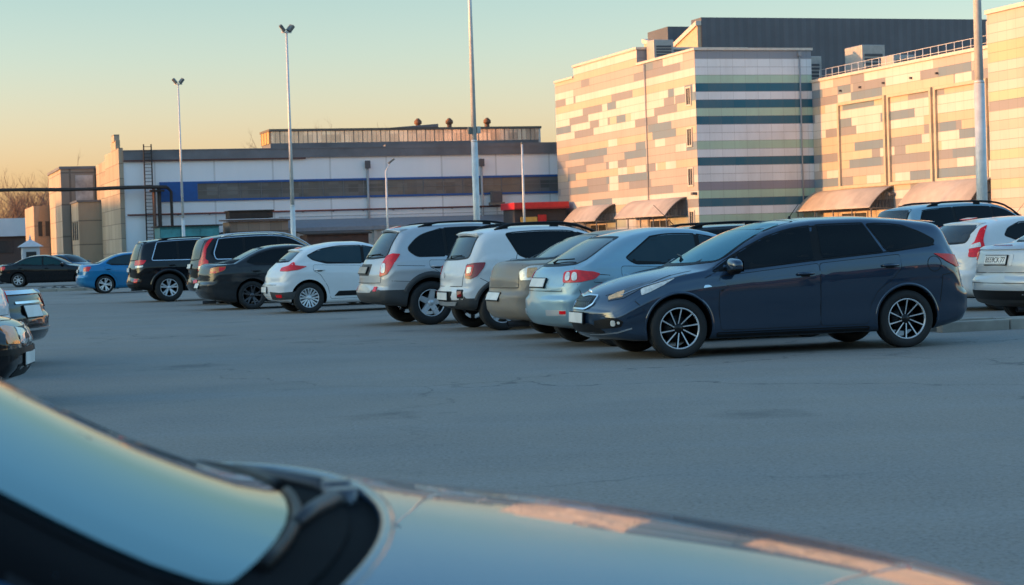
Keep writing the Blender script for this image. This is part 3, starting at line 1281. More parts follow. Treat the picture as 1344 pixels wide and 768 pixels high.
# ---- the navy estate car, nose out
def navy_estate():
    L, H = 4.52, 1.50
    top = [(0, .56), (.02, .63), (.06, .685), (.14, .745), (.35, .83), (.6, .905), (.85, .955), (1.02, .985), (1.14, 1.02), (1.4, 1.15), (1.72, 1.30), (2.0, 1.405), (2.3, 1.468), (2.7, 1.497), (3.1, 1.50), (3.5, 1.478), (3.85, 1.445), (4.08, 1.415), (4.16, 1.37), (4.28, 1.20), (4.38, 1.06), (4.45, .96), (4.52, .80)]
    belt = [(0, .50), (.15, .64), (.45, .80), (.9, .885), (1.35, .925), (2.4, 1.0), (3.3, 1.07), (4.0, 1.10), (4.3, 1.0), (4.52, .70)]
    c = Car('estate_car', 'dark navy blue estate car with ten spoke wheels, parked nose out at the row end', NAVY, 'hatch', L, 1.80, H, .90, 3.58, .325, .19,
            top=[(a / L, b / H) for a, b in top], belt=[(a / L, b / H) for a, b in belt], arch=.042, nst=84, crown=.05, tumble=.34, group='parked cars', bend_r=.9)
    c.windows([[(1.30, .945), (1.575, .95), (1.575, 1.2), (1.45, 1.1)],
               [(1.61, .95), (2.48, 1.025), (2.48, 1.5), (2.0, 1.5), (1.61, 1.3)],
               [(2.58, 1.035), (3.31, 1.085), (3.10, 1.42), (2.58, 1.5)],
               [(3.37, 1.09), (3.92, 1.15), (3.96, 1.18), (3.80, 1.27), (3.60, 1.35), (3.40, 1.39), (3.17, 1.40)]], mat=GLASS)
    c.belt_glass('F', 1.045, 1.425, .74, .56, bow=.02, name='windscreen', mat=glassmat('windscreen_glass', (0.01, 0.035, 0.05), .03, .02, 3.2, (.45, .92, 1.0)))
    c.belt_glass('R', 1.08, 1.36, .62, .52, bow=.008, name='rear_window', mat=REARGLASS)
    zl = .29
    c.doors([[(1.37, zl), (1.345, .55), (1.37, .87), (2.528, .975), (2.528, zl)],
             [(2.54, zl), (2.54, .975), (3.50, 1.045), (3.51, .90), (3.40, .78), (3.22, .66), (3.13, .50), (3.10, zl)]],
            handle=((2.36, .865), (3.37, .925)))
    c.chrome_line([[(1.30, .93), (2.5, 1.012), (3.3, 1.075), (3.95, 1.145)]], width=.012, mat=TRIM)
    c.mirrors(1.50, .945, size=1.2)
    c.seams(side=[[(.95 + .42 * math.cos(a / 10 * PI), .33) if False else (1.2, .86), (1.33, .92)],
                  [(3.92 + .085 * math.cos(a * PI / 10), .93 + .085 * math.sin(a * PI / 10)) for a in range(21)],
                  [(.42, .64), (.50, .55), (.545, .44)], [(4.02, .80), (4.16, .82), (4.30, .84)], [(3.99, .50), (4.02, .80)]],
            top=[[(1.10, -.70), (.7, -.70), (.35, -.60), (.20, -.44)], [(1.10, .70), (.7, .70), (.35, .60), (.20, .44)]])
    for sg in '+-':
        lo = [(-.38, .64), (-.42, .69), (-.28, .735), (-.08, .785), (.46, .905), (.26, .825), (.06, .73), (-.08, .672)]
        f = c.part('headlamp', 'CF' + sg, lo, LAMPD, off=.005, rnd=.015, sp=.04)
        mb = MB()
        c.patch(mb, 'CF' + sg, [(-.365, .652), (-.395, .685), (-.24, .733), (-.14, .755), (-.10, .688)], WARM, off=.008, sp=.03)  # warm reflection inside the headlamp, put into a lens colour
        mb.build('indicator', f)
        mb = MB()
        c.patch(mb, 'CF' + sg, [(-.08, .695), (-.11, .764), (.08, .81), (.33, .872), (.20, .80), (.03, .73)], CLEAR, off=.008, sp=.03)
        mb.build('lens', f)
        mb = MB()
        c.strip(mb, 'CF' + sg, [(-.40, .70), (-.26, .745), (-.06, .795), (.45, .908)], .010, CHROME, off=.010)
        mb.build('lamp_trim', f)
        fg = c.part('fog_lamp_recess', 'CF' + sg, [(-.42, .335), (-.40, .43), (-.10, .462), (.06, .455), (.15, .42), (.10, .36)], TRIM, off=.005, sp=.05)
        mb = MB()
        c.patch(mb, 'CF' + sg, [(-.06, .375), (-.06, .435), (.02, .435), (.02, .375)], CLEAR, off=.012, rnd=.028, sp=.03)
        mb.build('fog_lamp', fg)
        mb = MB()
        c.patch(mb, 'CF' + sg, [(.05, .395), (.05, .425), (.09, .42), (.09, .395)], CLEAR, off=.010, rnd=.012, sp=.03)
        mb.build('lens', fg)
        mb = MB()
        c.strip(mb, 'CF' + sg, [(-.62, .285), (-.3, .29), (0, .305), (.22, .345)], .016, CHROME, off=.012)
        mb.build('bumper_trim', c.root)
        c.part('tail_lamp', 'CR' + sg, [(-.20, .885), (-.20, 1.0), (.05, 1.025), (.38, 1.045), (.20, .945), (.02, .885)], RED, off=.012, rnd=.02)
        c.part('side_indicator', 'S' + sg, [(1.17, .755), (1.27, .765), (1.24, .785), (1.19, .785)], CHROME, off=.01, rnd=.01, sp=.03)
        c.part('sill_strip', 'S' + sg, [(1.32, .215), (3.12, .215), (3.12, .265), (1.32, .265)], TRIM, off=.004)
    g = MB()
    go = [(-.36, .61), (-.335, .695), (-.14, .70), (0, .682), (.14, .70), (.335, .695), (.36, .61), (.22, .55), (-.22, .55)]
    c.patch(g, 'F', go, TRIM, off=.004, sp=.05)
    gr = g.build('grille', c.root)
    g = MB()
    c.strip(g, 'F', go, .022, CHROME, off=.014, closed=True, rnd=.03)
    g.build('grille_surround', gr)
    g = MB()
    for i in range(-5, 6):
        c.strip(g, 'F', [(i * .05 - .03, .57), (i * .05 + .03, .69)], .006, LAMPD, off=.008)
        c.strip(g, 'F', [(i * .05 + .03, .57), (i * .05 - .03, .69)], .006, LAMPD, off=.008)
    g.build('grille_mesh', gr)
    g = MB()
    c.patch(g, 'F', [(-.55, .30), (.55, .30), (.50, .37), (.32, .40), (-.32, .40), (-.50, .37)], TRIM, off=.004)
    g.build('lower_intake', c.root)
    g = MB()
    p, nr = c.proj('F', 0, .735)
    g.lathe_y([(.001, .012), (.05, .010), (.062, .0)], CHROME, 24)
    em = g.build('emblem', c.root)
    em.location = p
    em.rotation_euler = (0, 0, -PI / 2)
    em.scale = (1, 1, .55)
    c.plate('F', .455)
    c.plate('R', .78)
    c.wheels(10, 'single', CHROME if False else ALLOY, wi=.011, wo=.015, twist=.20, rim=.70, back=simple('black_alloy', (.012, .012, .013), .3, .3), tw=.225, cap=simple('black_alloy', (.012, .012, .013), .3, .3))
    c.arch_trim(NAVY, width=.03, proud=.006)
    c.spoiler(s=4.10, y=.52, length=.17, drop=.02)
    c.antenna(2.55, 0, .16, .12)
    c.wiper('F', [(.10, 1.04), (.0, 1.07), (-.55, 1.09)])
    return c


def pale_hatch():
    L, H = 4.30, 1.455
    c = Car('hatchback', 'pale blue silver hatchback behind the nose of the navy estate car', SILVERBLUE, 'hatch', L, 1.74, H, .88, 3.48, .31, .19,
            top=[(0, .40), (.008, .45), (.03, .49), (.07, .535), (.14, .60), (.22, .655), (.285, .70), (.36, .805), (.43, .90), (.50, .965), (.57, .995), (.63, 1.0), (.70, .98), (.76, .945), (.80, .905), (.87, .80), (.93, .715), (.965, .675), (.985, .63), (1.0, .55)], nst=74)
    kit(c, 'hatch', dlo=[scale(c, o) for o in ([(.335, .665), (.545, .685), (.545, .96), (.46, .96), (.395, .82)], [(.56, .685), (.755, .70), (.78, .74), (.735, .83), (.67, .96), (.56, .96)])],
        glass=SIDEGLASS, rear_glass=(1.035, 1.32, .62, .50), tail=[(-.30, .80), (-.31, .93), (-.05, .955), (.24, .93), (.34, .90), (.27, .84), (.05, .805)], front_lamp=[(-.3, .62), (-.3, .72), (.3, .8), (.25, .7)], plate_r=.80)
    for sg in '+-':
        for k, w in enumerate((-.20, -.06)):
            c.part('lamp_lens', 'CR' + sg, [(w - .05, .825), (w + .05, .825), (w + .05, .925), (w - .05, .925)], CLEAR if True else RED, off=.016, rnd=.05, sp=.03)
    c.part('reflector', 'CR-', [(-.16, .42), (-.03, .42), (-.03, .46), (-.16, .46)], RED, off=.01, rnd=.01, sp=.04)
    [c.part('bumper_strip', v, [(-.5, .40), (-.02, .40), (-.02, .47), (-.5, .47)], SILVER, off=.006) for v in ('CR-', 'CR+')]
    c.seams(rear=[[(-.62, .70), (.62, .70)], [(-.62, .70), (-.66, .98)], [(.62, .70), (.66, .98)]], side=[[(3.60, .78), (3.60, .88), (3.80, .90), (3.80, .80), (3.60, .78)], [(3.93, .36), (3.95, .62), (4.0, .78)]])
    c.wiper('R', [(.0, 1.03), (-.05, 1.05), (-.45, 1.06)])
    c.wheels(7, 'single', ALLOY, .05, .035)
    c.antenna(2.35, 0, .3, .3)
    return c


def beige_sedan():
    L, H = 4.50, 1.46
    c = Car('saloon_car', 'dusty beige saloon car with clear tail lamps squeezed between white crossover and pale blue hatchback', BEIGE, 'sedan', L, 1.72, H, .90, 3.46, .31, .19, nst=66)
    kit(c, 'sedan', rear_glass=(1.10, 1.36, .62, .50), tail=[(-.17, .80), (-.20, .92), (.02, .99), (.40, 1.0), (.38, .88), (.05, .80)], tailmat=CLEAR, front_lamp=[(-.3, .62), (-.3, .72), (.3, .8), (.25, .7)], plate_r=.58)
    c.seams(rear=[[(-.64, .70), (.64, .70)], [(-.64, .70), (-.62, 1.0)], [(.64, .70), (.62, 1.0)]], side=[[(3.93, .36), (3.96, .60), (4.05, .80)]])
    for sg in '+-':
        c.part('lamp_lens', 'CR' + sg, [(-.02, .83), (-.02, .96), (.16, .97), (.16, .85)], WARM, off=.015, rnd=.03, sp=.04)
    c.exhaust(-.48, r=.045)
    c.wheels(6, 'single', ALLOY, .05, .04)
    return c


def white_crossover():
    L, H = 4.10, 1.58
    c = Car('crossover', 'dusty white small crossover with black roof rails beside the dusty beige saloon', WHITE, 'hatch', L, 1.76, H, .82, 3.41, .335, .27,
            top=[(0, .42), (.008, .47), (.03, .51), (.07, .55), (.14, .60), (.22, .655), (.285, .69), (.36, .80), (.43, .90), (.50, .965), (.57, .995), (.65, 1.0), (.80, .985), (.88, .95), (.905, .91), (.94, .80), (.965, .71), (.985, .65), (1.0, .57)],
            clad=.50, clad_mat=CLAD, bend_r=.9, nst=74)
    kit(c, 'hatch', dlo=[scale(c, o) for o in ([(.325, .645), (.515, .655), (.515, .96), (.44, .96), (.375, .80)], [(.535, .655), (.715, .665), (.76, .72), (.80, .92), (.76, .94), (.535, .96)])],
        dcut=(.315, .525), rear_glass=(1.11, 1.44, .60, .52), tail=[(-.20, .80), (-.20, 1.0), (.0, 1.03), (.25, 1.035), (.22, .95), (.10, .83), (-.05, .785)], tailmat=DRED, front_lamp=[(-.3, .68), (-.3, .82), (.25, .88), (.25, .76)], plate_r=.53)
    for sg in '+-':
        c.part('lamp_lens', 'CR' + sg, [(-.18, .83), (-.18, .985), (.02, 1.0), (-.02, .84)], RED, off=.016, rnd=.03, sp=.04)
        c.part('lamp_lens', 'CR' + sg, [(-.15, .87), (-.15, .96), (-.03, .97), (-.05, .88)], CLEAR, off=.020, rnd=.02, sp=.04)
        c.part('fog_lamp_recess', 'CR' + sg, [(-.30, .50), (-.34, .63), (-.13, .63), (-.11, .50)], TRIM, off=.008, rnd=.02, sp=.05)
        c.part('rear_fog_lamp', 'CR' + sg, [(-.28, .525), (-.30, .605), (-.16, .605), (-.15, .525)], DRED, off=.014, rnd=.02, sp=.05)
    c.part('skid_plate', 'R', [(-.42, .395), (.42, .395), (.52, .45), (-.52, .45)], SILVER, off=.014)
    c.part('plate_recess', 'R', [(-.36, .455), (.36, .455), (.36, .605), (-.36, .605)], TRIM, off=.004)
    c.seams(rear=[[(-.60, .68), (.60, .68)], [(-.60, .68), (-.64, 1.02)], [(.60, .68), (.64, 1.02)]], side=[[(3.60, .72), (3.75, .80)], [(3.20, 1.02), (3.05, 1.36)]])
    mb = MB()
    p, nr = c.proj('R', 0, .845)
    q = [(0, .055), (.038, 0), (0, -.055), (-.038, 0)]
    q2 = [(0, .028), (.018, 0), (0, -.028), (-.018, 0)]
    o = [Vector((p.x - .012, a, p.z + b)) for a, b in q] + [Vector((p.x - .012, a, p.z + b)) for a, b in q2]
    mb.add(o, [(0, 4, 5, 1), (1, 5, 6, 2), (2, 6, 7, 3), (3, 7, 4, 0)], CHROME)
    mb.add([x + Vector((.03, 0, 0)) for x in o], [(1, 5, 4, 0), (2, 6, 5, 1), (3, 7, 6, 2), (0, 4, 7, 3)], CHROME)
    mb.build('emblem', c.root)
    c.arch_trim(CLAD, .07)
    c.rails(1.5, 3.4, .52, TRIM, .055, .022)
    c.spoiler(s=3.68, y=.54, length=.15)
    c.wiper('R', [(.0, 1.10), (-.03, 1.12), (-.42, 1.13)])
    c.wheels(6, 'single', ALLOY, .07, .05)
    c.antenna(1.7, 0, .25, .25)
    return c


def silver_suv():
    L, H = 4.64, 1.70
    c = Car('suv', 'silver seven seat suv with grey cladding and round clear lens in its red tail lamps', SILVER, 'suv', L, 1.86, H, .93, 3.64, .365, .30,
            clad=.60, clad_mat=CLAD, nst=76, group='parked cars', bend_r=1.1,
            top=[(0, .42), (.008, .47), (.03, .52), (.08, .56), (.15, .60), (.24, .645), (.28, .668), (.34, .77), (.41, .885), (.47, .96), (.53, .99), (.62, 1.0), (.78, .985), (.855, .955), (.88, .935), (.905, .87), (.945, .74), (.965, .675), (.985, .61), (1.0, .53)])
    kit(c, 'suv', dlo=[scale(c, o) for o in ([(.315, .655), (.53, .665), (.53, .96), (.42, .96), (.365, .80)], [(.545, .665), (.715, .67), (.715, .96), (.545, .96)], [(.728, .67), (.83, .675, .05), (.865, .74, .2), (.815, .87, .2), (.728, .935)])],
        rear_glass=(1.15, 1.56, .66, .54), tail=[(-.24, .82), (-.24, 1.0), (-.12, 1.16), (.06, 1.20), (.24, 1.19), (.10, .98), (-.02, .86)], front_lamp=[(-.3, .75), (-.3, .9), (.3, .98), (.25, .84)], plate_r=None, dcut=(.325, .538))
    c.part('plate_recess', 'R', [(-.34, .84), (.34, .84), (.34, 1.03), (-.34, 1.03)], CLAD, off=.003)
    c.plate('R', .93, pmat=simple('dusty_plate', (.40, .36, .31), .7))
    for sg in '+-':
        c.part('lamp_lens', 'CR' + sg, [(-.21, .88), (-.07, .88), (-.07, 1.04), (-.21, 1.04)], CLEAR, off=.018, rnd=.08, sp=.04)
        c.part('reflector', 'CR' + sg, [(-.26, .58), (-.14, .58), (-.14, .66), (-.26, .66)], RED, off=.012, rnd=.015, sp=.05)
    c.chrome_line([[(1.5, 1.035), (3.4, 1.06)]], width=.012, mat=SEAM)
    c.seams(rear=[[(-.68, .72), (.68, .72)], [(-.68, .72), (-.70, 1.16)], [(.68, .72), (.70, 1.16)]], side=[[(3.95, .73), (4.3, .75)], [(3.74, .98), (4.2, 1.0)]])
    c.arch_trim(CLAD, .10)
    c.rails(1.35, 3.75, .58, TRIM, .045, .017)
    c.spoiler(s=4.02, y=.58, length=.22, drop=.035)
    c.part('brake_lamp', 'R', [(-.16, 1.60), (.16, 1.60), (.16, 1.63), (-.16, 1.63)], RED, off=.03)
    c.wiper('R', [(.05, 1.13), (.02, 1.16), (-.5, 1.18)])
    c.wheels(5, 'single', ALLOY, .10, .075, tw=.235, rim=.62)
    return c


def white_hatch():
    L, H = 4.30, 1.47
    c = Car('hatchback', 'white hatchback with long red boomerang tail lamps and black sill strip', WHITE2, 'hatch', L, 1.80, H, .90, 3.54, .318, .19, nst=74, bend_r=1.2,
            top=[(0, .40), (.008, .45), (.03, .49), (.07, .535), (.14, .60), (.22, .655), (.285, .70), (.36, .805), (.43, .90), (.50, .965), (.57, .995), (.65, .995), (.74, .965), (.81, .92), (.85, .885), (.89, .81), (.93, .725), (.96, .665), (.985, .61), (1.0, .54)])
    kit(c, 'hatch', dlo=[scale(c, o) for o in ([(.335, .665), (.545, .685), (.545, .96), (.46, .96), (.395, .82)], [(.56, .685), (.735, .70), (.80, .755), (.825, .80), (.77, .87), (.70, .93), (.56, .96)])],
        glass=SIDEGLASS, rear_glass=(1.09, 1.28, .62, .52), tail=[(-.42, .88), (-.40, .95), (-.10, .99), (.0, 1.06), (.08, 1.055), (.10, 1.0), (.38, .965), (.20, .90), (-.1, .875)], front_lamp=[(-.3, .62), (-.3, .72), (.3, .82), (.25, .7)], plate_r=.50)
    [c.part('bumper_trim', v, [(-.55, .30), (.40, .30), (.40, .46), (-.1, .44), (-.55, .46)], CLAD, off=.006) for v in ('CR-', 'CR+')]
    c.part('reflector', 'CR-', [(-.25, .34), (-.02, .34), (-.02, .40), (-.25, .40)], RED, off=.012, rnd=.01, sp=.05)
    for sg in '+-':
        c.part('sill_strip', 'S' + sg, [(1.45, .34), (3.02, .34), (2.92, .44), (1.45, .44)], TRIM, off=.012)
    c.seams(rear=[[(-.62, .60), (.62, .60)]])
    c.spoiler(s=3.66, y=.53, length=.14)
    c.part('brake_lamp', 'R', [(-.14, 1.315), (.14, 1.315), (.14, 1.34), (-.14, 1.34)], RED, off=.03)
    c.wiper('R', [(.0, 1.06), (-.02, 1.09), (-.4, 1.10)])
    c.wheels(8, 'twin', ALLOY, .022, .03, rim=.64)
    return c


def dark_sedan():
    L, H = 4.72, 1.46
    c = Car('saloon_car', 'dark grey saloon car with amber and red tail lamps beside the white hatchback', DGREY, 'sedan', L, 1.81, H, .92, 3.60, .322, .17, nst=66, bend_r=1.1)
    kit(c, 'sedan', rear_glass=(1.08, 1.36, .64, .52), tail=[(-.22, .84), (-.22, .95), (.06, .985), (.30, .985), (.26, .90), (.04, .84)], tailmat=AMBER, front_lamp=[(-.3, .60), (-.3, .70), (.3, .80), (.25, .68)], plate_r=.56)
    for sg in '+-':
        c.part('lamp_lens', 'CR' + sg, [(.12, .87), (.10, .975), (.29, .975), (.25, .905)], RED, off=.014, rnd=.02, sp=.05)
        c.part('lamp_lens', 'CR' + sg, [(-.21, .845), (-.21, .885), (.04, .885), (.02, .845)], RED, off=.014, rnd=.01, sp=.05)
    c.seams(rear=[[(-.66, .68), (.66, .68)]], side=[[(4.05, .36), (4.1, .66), (4.22, .80)]])
    c.wheels(5, 'y', ALLOYD, .04, .03, rim=.70, lipmat=ALLOYD)
    c.exhaust(-.5)
    return c


def brown_suv():
    L, H = 4.80, 1.78
    c = Car('suv', 'black brown seven seat suv with tall red tail lamps up its rear pillars', BROWN, 'suv', L, 1.92, H, .95, 3.81, .37, .27, nst=70)
    kit(c, 'suv', rear_glass=(1.16, 1.62, .64, .58), tail=None, front_lamp=[(-.3, .75), (-.3, .9), (.3, .98), (.25, .84)], plate_r=.98, dcut=(.325, .538))
    for sg in '+-':
        c.part('tail_lamp', 'CR' + sg, [(-.22, .86), (-.22, 1.10), (-.10, 1.20), (-.04, 1.45), (.06, 1.66), (.16, 1.66), (.06, 1.40), (.08, 1.16), (.20, 1.10), (.20, .92), (.05, .84)], RED, off=.016, rnd=.03)
        c.part('lamp_lens', 'CR' + sg, [(-.20, .88), (-.20, .98), (-.06, .98), (-.06, .88)], CLEAR, off=.022, rnd=.02, sp=.05)
        c.part('reflector', 'CR' + sg, [(-.40, .56), (.02, .56), (.02, .64), (-.40, .64)], RED, off=.012, rnd=.015, sp=.05)
    c.chrome_line([[(1.55, 1.14), (1.9, 1.5), (2.3, 1.9), (4.0, 1.9), (4.24, 1.30), (4.20, 1.14)]], width=.022, closed=True)
    c.rails(1.5, 4.0, .60, ALLOY, .05, .018)
    c.wheels(5, 'single', ALLOY, .07, .05)
    return c


def black_suv():
    L, H = 4.82, 1.77
    c = Car('suv', 'black off road suv with silver twin spoke wheels beside the blue saloon', BLACK, 'suv', L, 1.94, H, .87, 3.79, .39, .30, clad=.52, clad_mat=TRIM, nst=70, bend_r=.8)
    kit(c, 'suv', dlo=[scale(c, o) for o in ([(.305, .645), (.53, .655), (.53, .96), (.42, .96), (.365, .80)], [(.545, .655), (.72, .66), (.72, .96), (.545, .96)], [(.735, .66), (.875, .665), (.84, .90), (.80, .93), (.735, .96)])],
        rear_glass=(1.18, 1.60, .66, .58), tail=[(-.34, 1.03), (-.34, 1.15), (.0, 1.17), (.26, 1.16), (.20, 1.06), (.0, 1.02)], front_lamp=[(-.3, .85), (-.3, .98), (.3, 1.02), (.25, .9)], plate_r=.90, dcut=(.325, .538))
    for sg in '+-':
        c.part('lamp_lens', 'CR' + sg, [(-.30, .955), (-.32, 1.01), (.12, 1.02), (.08, .965)], CLEAR, off=.012, rnd=.02, sp=.06)
        c.part('reflector', 'CR' + sg, [(-.22, .55), (.0, .55), (.0, .65), (-.22, .65)], RED, off=.012, rnd=.015, sp=.05)
    c.chrome_line([[(1.50, 1.13), (1.9, 1.5), (2.3, 1.9), (3.9, 1.9), (4.08, 1.60), (4.24, 1.15)]], width=.022, closed=True)
    c.arch_trim(BLACK, .08, proud=.02)
    c.rails(1.5, 4.0, .60, TRIM, .04, .018)
    c.spoiler(s=4.40, y=.6, length=.14)
    c.exhaust(-.5, .36)
    c.wheels(5, 'twin', ALLOY, .04, .04, tw=.265, rim=.62)
    return c


def blue_sedan():
    L, H = 4.54, 1.44
    c = Car('saloon_car', 'bright blue saloon car with silver five spoke wheels beside the black off road suv', BLUE, 'sedan', L, 1.75, H, .93, 3.63, .315, .17, nst=54)
    kit(c, 'sedan', glass=SIDEGLASS, rear_glass=(1.08, 1.34, .62, .50), tail=[(-.20, .80), (-.20, .93), (.06, .96), (.22, .95), (.14, .80)], front_lamp=[(-.3, .60), (-.3, .70), (.3, .80), (.25, .68)], plate_r=.80)
    c.wheels(5, 'twin', ALLOY, .035, .04, rim=.72)
    return c


def plain_sedan(name, label, pm, L=4.7, W=1.82, H=1.46, wheelmat=None, glass=None, sp=(5, 'single', .05, .04), tailm=None, cat='car', **kw):
    c = Car(name, label, pm, 'sedan', L, W, H, .19 * L, .785 * L, .322, .17, nst=46, category=cat, **kw)
    kit(c, 'sedan', glass=glass, rear_glass=(1.08, H - .10, .64, .52), tail=[(-.25, .80), (-.25, .93), (.05, .97), (.25, .96), (.2, .82)], front_lamp=[(-.3, .60), (-.3, .70), (.3, .78), (.25, .68)], plate_r=.62, tailmat=tailm)
    c.wheels(sp[0], sp[1], wheelmat or ALLOY, sp[2], sp[3])
    return c


def plain_hatch(name, label, pm, L=4.2, W=1.76, H=1.48, glass=None, **kw):
    c = Car(name, label, pm, 'hatch', L, W, H, .2 * L, .81 * L, .31, .18, nst=50, **kw)
    kit(c, 'hatch', glass=glass, rear_glass=(1.07, H - .10, .60, .52), tail=[(-.2, .82), (-.2, 1.0), (.0, 1.03), (.2, 1.02), (.1, .84)], front_lamp=[(-.3, .62), (-.3, .74), (.35, .84), (.3, .72)], plate_r=.75)
    c.wheels(6, 'single', ALLOY, .05, .04)
    return c


YAW = GRID
nav = navy_estate()
# nose left and towards us; near side is its left side
_f = ground(890, 470)
nav.place((_f.x, _f.y), R(14) + PI, side=1, which='f')
pale_hatch().place((1.28, 23.4), YAW)
beige_sedan().place((.95, 25.95), YAW)
white_crossover().place((-.17, 28.7), YAW)
silver_suv().place((-1.36, 31.6), YAW)
white_hatch().place((-4.2, 39.3), YAW)
dark_sedan().place((-5.9, 43.2), YAW)
brown_suv().place((-7.0, 47.7), YAW)
black_suv().place((-9.45, 52.5), YAW)
blue_sedan().place((-14.3, 67), YAW)


def right_sedan():
    L, H = 4.55, 1.48
    c = Car('saloon_car', 'white saloon car with black framed number plate standing behind the kerb', PEARL, 'sedan', L, 1.82, H, .92, 3.58, .318, .19, nst=66, clad=.42, clad_mat=CLAD, bend_r=.9)
    kit(c, 'sedan', rear_glass=(1.13, 1.38, .64, .52), tail=[(-.26, .88), (-.26, .96), (-.05, 1.04), (.28, 1.06), (.20, .93), (.0, .86)], front_lamp=[(-.3, .60), (-.3, .70), (.3, .80), (.25, .68)], plate_r=None)
    c.part('plate_recess', 'R', [(-.36, .79), (.36, .79), (.36, .95), (-.36, .95)], SILVER, off=.004)
    c.plate('R', .87, w=.52, h=.125, text='B559CK 77')
    c.part('brake_lamp', 'R', [(-.22, 1.035), (.22, 1.035), (.22, 1.065), (-.22, 1.065)], DRED, off=.012)
    c.part('boot_lip', 'R', [(-.64, 1.005), (.64, 1.005), (.62, 1.085), (-.62, 1.085)], PEARL, off=.02, rim=.03)
    c.part('bumper_insert', 'R', [(-.62, .34), (.62, .34), (.66, .46), (-.66, .46)], TRIM, off=.008)
    c.seams(rear=[[(-.60, .70), (.60, .70)], [(-.60, .70), (-.66, 1.0)], [(.60, .70), (.66, 1.0)], [(-.84, .56), (.84, .56)]])
    c.wheels(5, 'single', ALLOY, .05, .04)
    c.exhaust(-.5)
    return c


def right_hatch():
    L, H = 4.36, 1.50
    c = Car('hatchback', 'white hatchback with tall red tail lamps beside the rear window, behind the white saloon', WHITE, 'hatch', L, 1.82, H, .92, 3.57, .318, .19, nst=62)
    kit(c, 'hatch', dlo=[scale(c, o) for o in ([(.335, .665), (.545, .685), (.545, .96), (.46, .96), (.395, .82)], [(.56, .685), (.735, .73), (.80, .80), (.78, .86), (.70, .95), (.56, .96)])],
        rear_glass=(1.10, 1.36, .56, .56), tail=[(-.20, .86), (-.20, 1.03), (-.08, 1.10), (.0, 1.30), (.14, 1.36), (.10, 1.12), (.16, .98), (.02, .86)], front_lamp=[(-.3, .60), (-.3, .70), (.3, .80), (.25, .68)], plate_r=.82)
    for sg in '+-':
        c.part('lamp_lens', 'CR' + sg, [(-.17, .98), (-.16, 1.04), (.08, 1.09), (.10, 1.02)], CLEAR, off=.016, rnd=.02, sp=.05)
    c.spoiler(s=3.76, y=.56, length=.16)
    c.part('brake_lamp', 'R', [(-.16, 1.415), (.16, 1.415), (.16, 1.44), (-.16, 1.44)], RED, off=.05)
    c.wheels(5, 'single', ALLOY, .05, .04)
    return c


def plain_suv(name, label, pm, L=4.45, W=1.83, H=1.72, railmat=None, glass=None, **kw):
    c = Car(name, label, pm, 'suv', L, W, H, .19 * L, .785 * L, .35, .24, nst=52, clad=.48, clad_mat=CLAD, **kw)
    kit(c, 'suv', glass=glass, rear_glass=(1.16, H - .14, .64, .56), tail=[(-.2, .86), (-.2, 1.1), (.0, 1.13), (.16, 1.1), (.1, .88)], front_lamp=[(-.3, .75), (-.3, .9), (.3, .96), (.25, .82)], plate_r=.9, dcut=(.325, .538))
    c.rails(.36 * L, .83 * L, .56, railmat or TRIM, .055, .02)
    c.wheels(5, 'single', ALLOY, .06, .05)
    return c


right_sedan().place((7.70, 25.45), YAW)
right_hatch().place((7.75, 30.2), YAW)
c = plain_suv('suv', 'pale silver blue suv with black roof rails, farthest back at the right edge', SILVERBLUE, 4.6, 1.84, 1.84)
c.antenna(1.6, 0, .35, -.3)
c.place((8.3, 36.5), YAW)
# cars parked nose to nose behind the first row, mostly hidden: only roofs show
c = plain_suv('suv', 'black roofed estate with roof rails showing above the pale blue hatchback', BLACK, 4.5, 1.82, 1.52)
c.place((3.2, 31.0), YAW)
c = plain_sedan('saloon_car', 'white saloon car, only its roof showing between pale hatchback and navy estate', WHITE2, 4.5, 1.8, 1.47)
c.place((5.2, 36.5), YAW)
c = plain_suv('suv', 'dark suv whose roof rails show just left of the silver suv', DGREY, 4.5, 1.82, 1.66)
c.place((-1.9, 49.2), YAW)
c = plain_sedan('saloon_car', 'silver saloon car whose pale roof shows over the white hatchback', SILVER, 4.5, 1.8, 1.52)
c.place((-3.6, 54.0), YAW)

# far left
c = plain_sedan('saloon_car', 'long black saloon car seen side on at the far left of the lot', BLACK, 4.85, 1.84, 1.47, glass=glassmat('teal_side_glass', (0.01, 0.05, 0.055), .03, .05), sp=(7, 'single', .04, .03))
c.place((-22.9, 88.5), R(8))
c = plain_hatch('hatchback', 'small dark hatchback facing us behind the black saloon, by the concrete building', STEEL, 4.1, 1.72, 1.5)
c.root.location = (-25.2, 109, 0)
c.root.rotation_euler = (0, 0, R(-28))
c = plain_sedan('saloon_car', 'dark saloon car cut by the left edge behind the black saloon', DGREY, 4.6, 1.8, 1.47)
c.root.location = (-29.0, 103, 0)
c.root.rotation_euler = (0, 0, R(14))


